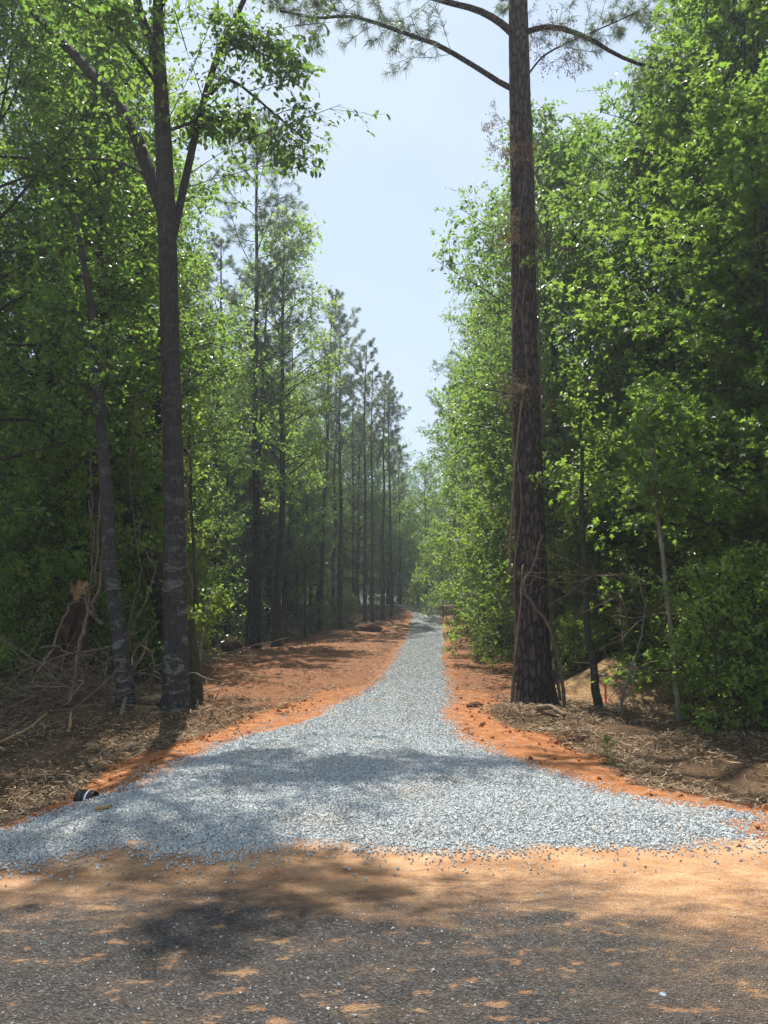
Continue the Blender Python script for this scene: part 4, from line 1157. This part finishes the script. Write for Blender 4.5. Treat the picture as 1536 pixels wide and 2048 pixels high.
# orange survey stake with ribbon
st = G(1211, 1409); root = thing('survey_stake', 'fluorescent orange survey stake standing before the tan mound', 'stake', st)
def box(mb, c, s, rz=0.0, bev=0.0):
    v = CUBE * np.array(s); ca, sa = math.cos(rz), math.sin(rz)
    v = np.stack([v[:, 0] * ca - v[:, 1] * sa, v[:, 0] * sa + v[:, 1] * ca, v[:, 2]], -1) + np.array(c); mb.add(v, CQ)
mb = MB(); h = .44; wv = .020
v = np.array([[-wv, -.009, -.15], [wv, -.009, -.15], [wv, .009, -.15], [-wv, .009, -.15], [-wv, -.009, h], [wv, -.009, h + .012], [wv, .009, h + .012], [-wv, .009, h]]); mb.add(v, CQ)
post_ = mb.build('post', M['stake_paint'], root, smooth=False)
mb = MB(); rg = np.random.default_rng(4)
for k in range(3):
    a = np.array([wv * (1 if k else -1), -.013, .10 + .03 * k]); tube(mb, curved(a, (.6 if k else -.2, -.5, -.6), .16, rg, 5, 0, .2), .007, 4, 0)
tube(mb, np.array([[-wv - .003, -.012, .13], [wv + .003, -.012, .13], [wv + .003, .012, .13], [-wv - .003, .012, .13], [-wv - .003, -.012, .13]]), .008, 5)
mb.build('ribbon', M['ribbon'], post_)
root.rotation_euler = (0, R(2), .1)

# dark little trunk in front of the mound and the pale saplings to its right
def small_trunk(name, label, px, diam, d0_, mat, seed, crown=None, cat='sapling', lf='leaf_maple', top=.6, size=.10, shape=LEAF_OVAL):
    rg = np.random.default_rng(seed); b = G(*px[0]); mb = MB(); cr = MB(); root = thing(name, label, cat, b)
    P = px_path(px, b[1] if d0_ is None else d0_); P[0] = b - np.array([0, 0, .15]); n = 40
    P = smooth_path(P, n); k = np.cumsum(rg.normal(0, .006, P.shape), 0); P = P + k - k[0]
    rad = np.interp(np.linspace(0, 1, n), np.linspace(0, 1, len(diam)), np.array(diam, float) * .5 * b[1] / FPX)
    tube(mb, P, rad, 10, 0, .5, .08, rg); mb.build('trunk', M[mat], root, origin=b)
    if crown:
        axes = []
        for bl in branchlets(P, rg, crown, .22, top, .1):
            prisms(cr, bl[:-1], bl[1:], .008, 1); axes.append(bl)
            for q_ in branchlets(bl, rg, 4, .5, .25, 0): prisms(cr, q_[:-1], q_[1:], .004, 1); axes.append(q_)
        leafy(cr, axes, rg, .13, .26, 5, size, shape, .15, .35); cr.build('crown', [M[lf], M[mat]], root, smooth=False, origin=b)
    return root
small_trunk('sapling', 'dark bare lower trunk standing in front of the mound beside the orange stake', [(1198, 1416), (1191, 1340), (1180, 1250), (1172, 1100), (1168, 950), (1165, 800)], [19, 15, 13, 11, 8, 5], None, 'bark_grey', 301, 14)
small_trunk('sapling', 'pale grey leaning sapling rising from the right bank into the sweetgum leaves', [(1359, 1442), (1352, 1380), (1342, 1260), (1330, 1150), (1320, 1050), (1312, 940), (1306, 800)], [13, 12, 10, 9, 8, 7, 4], None, 'bark_pale', 302, 16, lf='leaf_sweetgum', size=.13, shape=LEAF_STAR)
small_trunk('sapling', 'slender grey stem rising between the big pine and the dark bare trunk', [(1170, 1330), (1168, 1230), (1166, 1100), (1160, 950), (1152, 800)], [10, 9, 8, 6, 4], None, 'bark_grey', 303, 12)
small_trunk('sapling', 'thin leaning whip slanting up to the right beside the mound', [(1232, 1425), (1258, 1350), (1284, 1270), (1296, 1200)], [7, 5, 3, 2], None, 'bark_pale', 304, None)
small_trunk('sapling', 'thin straight whip stem on the left verge left of the far pines', [(633, 1250), (650, 1200), (668, 1150), (690, 1110)], [4, 3.5, 3, 2], None, 'bark_pale', 305, None)
small_trunk('sapling', 'bright leafed sapling growing close against the right side of the forked hardwood', [(396, 1404), (400, 1300), (408, 1230), (422, 1190)], [7, 6, 5, 3], None, 'bark_pale', 306, 7, top=.55, size=.11)
small_trunk('sapling', 'thin vine wrapped stem close behind the right side of the forked hardwood', [(390, 1398), (386, 1200), (380, 1100), (374, 950), (372, 800)], [8, 8, 6, 5, 3], None, 'bark_grey', 307, 7, top=.5)

# dark mossy stump right of the forked hardwood
def stump(name, label, px, diam, mat, seed, jag=.25, topmat='wood_fresh'):
    rg = np.random.default_rng(seed); b = G(*px[0]); root = thing(name, label, 'stump', b); mb = MB()
    P = px_path(px, b[1]); P[0] = b - np.array([0, 0, .2]); P = smooth_path(P, 16); rad = np.interp(np.linspace(0, 1, 16), np.linspace(0, 1, len(diam)), np.array(diam, float) * .5 * b[1] / FPX)
    tube(mb, P, rad, 16, 0, .5, .14, rg, False); mb.build('trunk', M[mat], root, origin=b)
    mb = MB(); n = 22; th = np.linspace(0, 2 * np.pi, n, endpoint=False); r = rad[-1] * .97
    lo = np.stack([np.cos(th) * r, np.sin(th) * r, np.full(n, -.03)], -1) + P[-1]
    hi = np.stack([np.cos(th) * r * .9, np.sin(th) * r * .9, .02 + jag * rg.random(n) ** 1.6], -1) + P[-1]
    inn = np.stack([np.cos(th) * r * .45, np.sin(th) * r * .45, -.02 + jag * .6 * rg.random(n)], -1) + P[-1]
    c = np.array([P[-1] + np.array([0, 0, -.02])]); V = np.vstack([lo, hi, inn, c]); i = np.arange(n); i2 = (i + 1) % n
    mb.add(V, np.vstack([np.stack([i, i2, n + i2, n + i], -1), np.stack([n + i, n + i2, 2 * n + i2, 2 * n + i], -1)]), np.stack([2 * n + i, 2 * n + i2, np.full(n, 3 * n)], -1))
    mb.build('broken_top', M[topmat], root, smooth=False, origin=b)
    return root
stump('tree_stump', 'dark mossy leaning stump close against the right foot of the forked hardwood', [(392, 1408), (388, 1360), (384, 1300), (380, 1250)], [36, 30, 25, 22], 'moss_bark', 311, .12, 'moss_bark')
stump('tree_stump', 'broken jagged stump with torn orange wood above the brush heap', [(146, 1360), (148, 1290), (154, 1230), (160, 1188)], [66, 52, 44, 42], 'stump_wood', 312, .30, 'wood_fresh')
stump('tree_stump', 'torn slanting half stump leaning against the left side of the jagged one', [(108, 1370), (118, 1300), (140, 1230), (152, 1200)], [30, 26, 20, 12], 'stump_wood', 313, .2, 'wood_fresh')

# logs, roots, clods
def lump(name, label, cat, c, s, mat, seed, rough=.35, rz=0.0):
    rg = np.random.default_rng(seed); nu, nv = 48, 28; mb = MB()
    th = np.linspace(0, 2 * np.pi, nu, endpoint=False); ph = np.linspace(-np.pi / 2, np.pi / 2, nv); TH, PH = np.meshgrid(th, ph)
    r = 1 + rough * (fbm(np.cos(TH) * 2 + 5 + PH, np.sin(TH) * 2 + 9, seed) - .5) + rough * .8 * (fbm(np.cos(TH) * 6 + PH * 4, np.sin(TH) * 6 + PH * 2, seed + 9) - .5)
    v = np.stack([np.cos(TH) * np.cos(PH) * s[0], np.sin(TH) * np.cos(PH) * s[1], np.sin(PH) * s[2]], -1) * r[..., None]
    ca, sa = math.cos(rz), math.sin(rz); v = np.stack([v[..., 0] * ca - v[..., 1] * sa, v[..., 0] * sa + v[..., 1] * ca, v[..., 2]], -1) + np.array(c)
    i = np.arange(nu * nv).reshape(nv, nu); mb.add(v.reshape(-1, 3), np.stack([i[:-1], np.roll(i[:-1], -1, 1), np.roll(i[1:], -1, 1), i[1:]], -1).reshape(-1, 4))
    return tag(mb.build(name, M[mat], origin=c), label, cat)
lump('wood_chunk', 'rounded brown root chunk lying at the left foot of the forked hardwood', 'wood chunk', G(313, 1412, .07), (.24, .12, .09), 'wood_dead', 321, .5, .2)
lump('root_ball', 'dug up earthy root ball behind the left clearing, near the reddish pine', 'root ball', G(463, 1303, .18), (.42, .3, .28), 'root_earth', 322, .7)
lump('root_ball', 'dark upturned root clump on the right verge beside the fallen log', 'root ball', G(990, 1296, .2), (.45, .35, .36), 'root_earth', 323, .8)
for k, (px, py, s_, lb) in enumerate([(950, 1415, .10, 'dark clod heap at the tip of the litter left of the big pine'), (1150, 1480, .08, 'earthy clod at the edge of the orange clay below the big pine'), (1185, 1505, .07, 'small clod on the litter edge above the green sprig'), (735, 1262, .55, 'low dark soil hump on the left verge before the far pines')]):
    lump('soil_clod', lb, 'clod', G(px, py, s_ * .25), (s_ * 1.4, s_, s_ * .6), 'root_earth', 330 + k, .7)
# fallen log on the right verge
lg = G(1020, 1278); root = thing('fallen_log', 'thick dark fallen log lying on the right verge behind the big pine', 'log', lg)
P = np.array([[-.95, 0, .30], [-.3, .25, .31], [.5, .55, .33], [1.8, 1.1, .36]]) ; P[:, :] += lg; P = smooth_path(P, 16)
mb = MB(); tube(mb, P, np.linspace(.33, .27, 16), 16, 0, .5, .08, rng, False); mb.build('trunk', M['bark_grey'], root, origin=lg)
mb = MB(); tube(mb, np.array([P[0] - (P[1] - P[0]) * .05, P[0] + (P[1] - P[0]) * .2]), [.30, .315], 16, 0, .5, .04, rng); mb.build('cut_end', M['wood_dead'], root, origin=lg, smooth=False)

# black culvert pipe with white stripe
pc = G(165, 1600); root = thing('culvert_pipe', 'black corrugated pipe end with a white stripe sticking out beside the gravel', 'pipe', pc + np.array([0, 0, .02]))
dirv = norm(np.array([1.0, -.30, -.02])); n = 44; t = np.linspace(-.05, .13, n); P = pc + np.array([0, 0, .015]) + t[:, None] * dirv
mb = MB(); tube(mb, P, .066 + .005 * np.sign(np.sin(t * 2 * np.pi / .045)), 20, 0, .5, 0, None, False); tube(mb, P[:3], .056, 20, 0, .5, 0, None, True); barrel_ = mb.build('barrel', M['black_plastic'], root, origin=pc + np.array([0, 0, .02]))
mb = MB(); tube(mb, (pc + np.array([0, 0, .015])) + np.linspace(.062, .082, 3)[:, None] * dirv, .0735, 20, 0, .5, 0, None, False); mb.build('stripe', M['white_stripe'], barrel_, origin=pc + np.array([0, 0, .02]))

# sticks and branches one can pick out
def ground_stick(name, label, px, r, mat, seed, lift=(0, 0), wob=.02, n=18):
    P = np.array([G(p[0], p[1]) for p in px]); h = [p[2] if len(p) > 2 else .01 for p in px]; P[:, 2] += np.array(h)
    P = smooth_path(P, n); rg = np.random.default_rng(seed); k = np.cumsum(rg.normal(0, wob * .3, P.shape), 0); k -= np.linspace(0, 1, n)[:, None] * k[-1]; P = P + k
    mb = MB(); tube(mb, P, np.linspace(r[0], r[1], n), 7, 0, .5, .2, rg)
    return tag(mb.build(name, M[mat], origin=P[0]), label, 'branch')
ground_stick('fallen_branch', 'orange brown peeled branch at the left edge, below the brush heap', [(-10, 1500, .05), (35, 1478, .05), (62, 1462, .06), (92, 1443, .10)], (.022, .016), 'wood_fresh', 401)
ground_stick('fallen_branch', 'long thin pale twig lying across the lower left litter', [(0, 1543), (40, 1548), (84, 1553)], (.007, .005), 'wood_dead', 402)
ground_stick('fallen_branch', 'short twig hanging down the lower left litter near the pipe', [(84, 1553), (82, 1575), (81, 1600)], (.007, .004), 'wood_dead', 403)
ground_stick('wood_splinter', 'pale split wood splinter standing in the litter left of the leaning tree', [(137, 1466, .0), (139, 1458, .05), (141, 1448, .14)], (.03, .014), 'wood_fresh', 404, n=6)
ground_stick('fallen_branch', 'pale twisted root branch on the litter right of the big pine', [(1190, 1432, .06), (1215, 1440, .08), (1236, 1445, .05), (1246, 1436, .12)], (.022, .014), 'wood_dead', 405)
ground_stick('fallen_branch', 'broken grey log piece lying at the lower right of the big pine foot', [(1072, 1430, .07), (1100, 1428, .08), (1130, 1440, .06)], (.045, .035), 'wood_dead', 406)
ground_stick('fallen_branch', 'long root strand on the litter above the green sprig', [(1145, 1470, .05), (1180, 1474, .06), (1215, 1482, .04), (1262, 1500, .03)], (.020, .010), 'wood_dead', 407)
ground_stick('fallen_branch', 'thin stick in front of the litter on the clay tip right of the drive', [(1050, 1458, .02), (1075, 1455, .03), (1105, 1452, .02)], (.014, .01), 'wood_fresh', 408)
ground_stick('fallen_branch', 'thin straight twig poking out of the litter at the far right edge', [(1512, 1602, .01), (1500, 1588, .08), (1490, 1578, .14)], (.006, .004), 'wood_dead', 409)
ground_stick('fallen_branch', 'thin twig on the right litter above the orange clay', [(1300, 1572, .02), (1325, 1565, .03), (1345, 1560, .02)], (.008, .005), 'wood_dead', 410)
ground_stick('fallen_branch', 'short pale twig lying on the gravel below the bend', [(885, 1568, .05), (905, 1575, .055), (925, 1580, .05)], (.005, .003), 'wood_dead', 411)
ground_stick('wood_chip', 'tan flat bark chip lying on the gravel right of the pipe', [(192, 1632, .05), (205, 1630, .055), (222, 1626, .05)], (.016, .014), 'wood_fresh', 412, n=6)
ground_stick('fallen_branch', 'brown splintered stub sticking up at the foot of the leaning tree', [(242, 1432, .0), (248, 1424, .10), (256, 1412, .25)], (.035, .02), 'wood_dead', 413, n=8)
ground_stick('fallen_branch', 'curved bare root looping between the two grey trunks', [(272, 1350, .1), (280, 1332, .25), (296, 1340, .3), (306, 1372, .05)], (.018, .012), 'wood_dead', 414)
ground_stick('fallen_branch', 'slim grey stick leaning against the right foot of the forked hardwood', [(400, 1424, .0), (390, 1400, .25), (380, 1380, .55)], (.014, .010), 'wood_dead', 415)

# the brush heap: its larger sticks one by one, the fine twigs as one tangle
hb = G(110, 1420); rg = np.random.default_rng(55)
for k in range(30):
    a = hb + np.array([rg.normal(0, .85), rg.normal(.5, .6), 0]); a[2] = hz1(a[0], a[1]) + rg.uniform(0, .5)
    th = rg.uniform(0, 6.28); el = rg.uniform(-.1, .7); L = rg.uniform(.8, 2.4)
    P = curved(a, (math.cos(th) * math.cos(el), math.sin(th) * math.cos(el) * .6, math.sin(el)), L, rg, 9, -.3, .16)
    P[:, 2] = np.maximum(P[:, 2], hz(P[:, 0], P[:, 1]) + .02)
    r = rg.uniform(.008, .026); mb = MB(); tube(mb, smooth_path(P, 18), np.linspace(r, r * .35, 18), 6, 0, .5, .2, rg)
    tag(mb.build('brush_stick', M['wood_dead' if k % 3 else 'vine_bark'], origin=P[0]), 'bare grey stick lying in the brush heap below the jagged stump', 'branch', 'sticks of the left brush heap')
mb = MB()
for k in range(750):
    a = hb + np.array([rg.normal(.1, 1.1), rg.normal(.4, .8), 0]); hh = .75 * math.exp(-((a[0] - hb[0]) / 1.1) ** 2); a[2] = hz1(a[0], a[1]) + rg.uniform(0, hh)
    P = curved(a, rg.normal(0, 1, 3) * np.array([1, .8, .45]), rg.uniform(.25, 1.1), rg, 5, -.2, .25); P[:, 2] = np.maximum(P[:, 2], hz(P[:, 0], P[:, 1]) + .01)
    prisms(mb, P[:-1], P[1:], rg.uniform(.003, .008), 0)
tag(mb.build('brush', M['wood_dead'], smooth=False), 'tangle of fine dead twigs heaped below the jagged stump', 'brush', kind='stuff')

# tall vines and forked dead branches over the brush heap
d_ = d1 + .25
for k, (px, r, lb) in enumerate([
    ([(205, 1250), (182, 1215), (172, 1185), (190, 1155), (203, 1110), (206, 1030), (214, 960)], (.035, .018), 'thick bare vine rising in a bend from the jagged stump'),
    ([(140, 1400), (152, 1340), (168, 1260), (178, 1220), (200, 1170), (205, 1100)], (.036, .022), 'grey forked branch propped from the brush heap up past the jagged stump'),
    ([(196, 1230), (186, 1210), (172, 1180), (176, 1150), (182, 1080), (178, 1000)], (.022, .012), 'thin curling vine crossing the thick bent vine'),
    ([(75, 1345), (110, 1290), (140, 1220), (165, 1180)], (.022, .014), 'pale stick leaning up to the left of the jagged stump'),
    ([(80, 1300), (120, 1292), (170, 1300), (215, 1325)], (.018, .010), 'long arching stick spanning the top of the brush heap'),
    ([(325, 1370), (322, 1350), (300, 1315), (268, 1285)], (.020, .012), 'bowed bare branch between the leaning tree and the forked hardwood'),
    ([(302, 1420), (304, 1350), (306, 1310)], (.020, .014), 'short upright bare stick between the two grey trunks'),
    ([(268, 1245), (288, 1205), (300, 1160), (304, 1130), (290, 1090), (284, 1040)], (.014, .007), 'thin pale vine curving behind the gap between the two grey trunks'),
    ([(256, 1290), (258, 1220), (270, 1150), (262, 1080), (255, 960), (262, 860), (272, 760)], (.012, .007), 'long hanging vine just right of the leaning tree'),
    ([(384, 1200), (380, 1150), (376, 1090), (372, 1000), (378, 900)], (.014, .008), 'grey vine hugging the right side of the forked hardwood'),
    ([(183, 1080), (184, 960), (182, 840), (186, 700)], (.012, .006), 'straight pale hanging vine left of the leaning tree')]):
    stick('bare_vine' if 'vine' in lb else 'bare_branch', lb, 'vine' if 'vine' in lb else 'branch', px, d_ + (.25 if k > 4 else 0), r, 'wood_dead' if k % 2 else 'vine_bark', 36, .05, 500 + k)
for k, (x0, y0, lb) in enumerate([(1240, 1190, 'dead bare twiggy branch among the leaves right of the dark bare trunk'), (1300, 1230, 'dead bare branch low in the sweetgum shade above the mound'), (430, 1130, 'bare pale twiggy branch reaching left of the reddish pine'), (1290, 1335, 'dry bare brush stems standing right of the orange stake'), (1190, 1150, 'dead grey branch hanging low behind the big pine')]):
    rg = np.random.default_rng(540 + k); c = W(x0, y0, 13.6 if k != 2 else 26); mb = MB()
    for j in range(7):
        P = curved(c, rg.normal(0, 1, 3) * np.array([1, .6, .5]), rg.uniform(.8, 1.5), rg, 7, -.1, .18); tube(mb, P, np.linspace(.012, .003, 7), 5)
        for bl in branchlets(P, rg, 5, .45, .2): prisms(mb, bl[:-1], bl[1:], .004)
    tag(mb.build('dead_branch', M['wood_dead'], origin=c), lb, 'branch')

# small plants
SH = [(1152, 1385, .75, 'yellow green shrub at the right foot of the big pine'), (1262, 1400, .4, 'small leafy shrub right of the orange stake'), (1335, 1395, .8, 'leafy shrub at the foot of the pale leaning sapling'),
      (1216, 1528, .14, 'tiny bright green sprig on the litter above the right clay strip'), (640, 1262, .9, 'low green bush at the foot of the V limbed pine'), (700, 1248, 1.0, 'ferny green bush on the left verge before the far pines'),
      (755, 1240, .8, 'small green bush near the left edge of the far drive'), (955, 1325, .45, 'low pale plant on the right verge by the thin dark sapling'), (30, 1390, 1.1, 'leafy bush at the left edge beside the brush heap'),
      (60, 1330, 1.2, 'pale leaved bush behind the brush heap'), (300, 1290, .9, 'bright bush between the leaning tree and the forked hardwood'), (420, 1270, 1.0, 'leafy bush right of the mossy stump'),
      (1440, 1470, 1.1, 'dense green bush at the ditch edge below the sweetgums'), (1500, 1455, 1.2, 'leafy bush in the lower right corner of the leaf wall'), (1390, 1440, .8, 'small bush just right of the pale sapling foot'),
      (1000, 1250, 1.2, 'leafy bush behind the fallen log'), (835, 1222, 1.2, 'pale bush at the far bend of the drive')]
for px, py, s_, lb in SH:
    plant_tree('shrub', 'shrub', lb, 'shrub', G(px, py), None, None, s_)

# loose stones and bits on the road
def pebble(px, py, s_, mat, lb, seed): lump('pebble', lb, 'stone', G(px, py, .012), (s_, s_ * .7, s_ * .5), mat, seed, .5, seed)
pebble(1010, 1902, .014, 'dark_stone', 'dark slate pebble alone on the stained asphalt', 601)
pebble(1327, 2004, .020, 'blue_stone', 'pale blue flat stone near the lower right of the asphalt', 602)
pebble(1480, 1886, .010, 'dark_stone', 'small dark pebble on the dusty right side of the road', 603)
pebble(598, 1955, .008, 'blue_stone', 'tiny white pebble on the dark asphalt in the lower middle', 604)
pebble(538, 1842, .010, 'blue_stone', 'tiny pale pebble on the asphalt left of the middle', 605)

# added haze volume standing in for lens veil, lifts the shadows
me = bpy.data.meshes.new('haze'); V = [(x, y, z) for z in (-1.9, 36) for x, y in ((-150, -75), (150, -75), (150, 140), (-150, 140))]
me.from_pydata(V, [], [(0, 3, 2, 1), (4, 5, 6, 7), (0, 1, 5, 4), (1, 2, 6, 5), (2, 3, 7, 6), (3, 0, 4, 7)])
hzo = bpy.data.objects.new('haze', me); COL.objects.link(hzo)
m = bpy.data.materials.new('haze'); m.use_nodes = True; m.node_tree.nodes.clear(); nt = m.node_tree
pv = nt.nodes.new('ShaderNodeVolumePrincipled'); pv.inputs['Color'].default_value = (.82, .90, 1, 1); pv.inputs['Density'].default_value = .0012; pv.inputs['Anisotropy'].default_value = .35
o_ = nt.nodes.new('ShaderNodeOutputMaterial'); nt.links.new(pv.outputs[0], o_.inputs['Volume']); me.materials.append(m)
tag(hzo, 'thin bluish haze added through the wood to lift its shadows', 'haze', kind='stuff')

# loose grit and chips on the road
mb = MB(); rg = np.random.default_rng(91); n = 5200
x = rg.uniform(-3.6, 3.8, n); y = rg.uniform(2.5, 5.0, n); k = rg.random(n) < .25 + .75 * sstep(.4, .65, fbm(x * 1.4, y * 1.4, 97)); x, y = x[k], y[k]
sz = rg.uniform(.002, .0065, len(x)) * (1 + .8 * (rg.random(len(x)) > .97)); zr = .004 + .010 * (fbm(x * 1.2, y * 1.2, 75) - .5) - .018 * sstep(4.35, 4.8, y)
stones(mb, x, y, zr + sz * .3, sz, rg)
tag(mb.build('road_grit', M['stone'], smooth=False), 'loose grit and small chips scattered over the worn road', 'grit', kind='stuff')
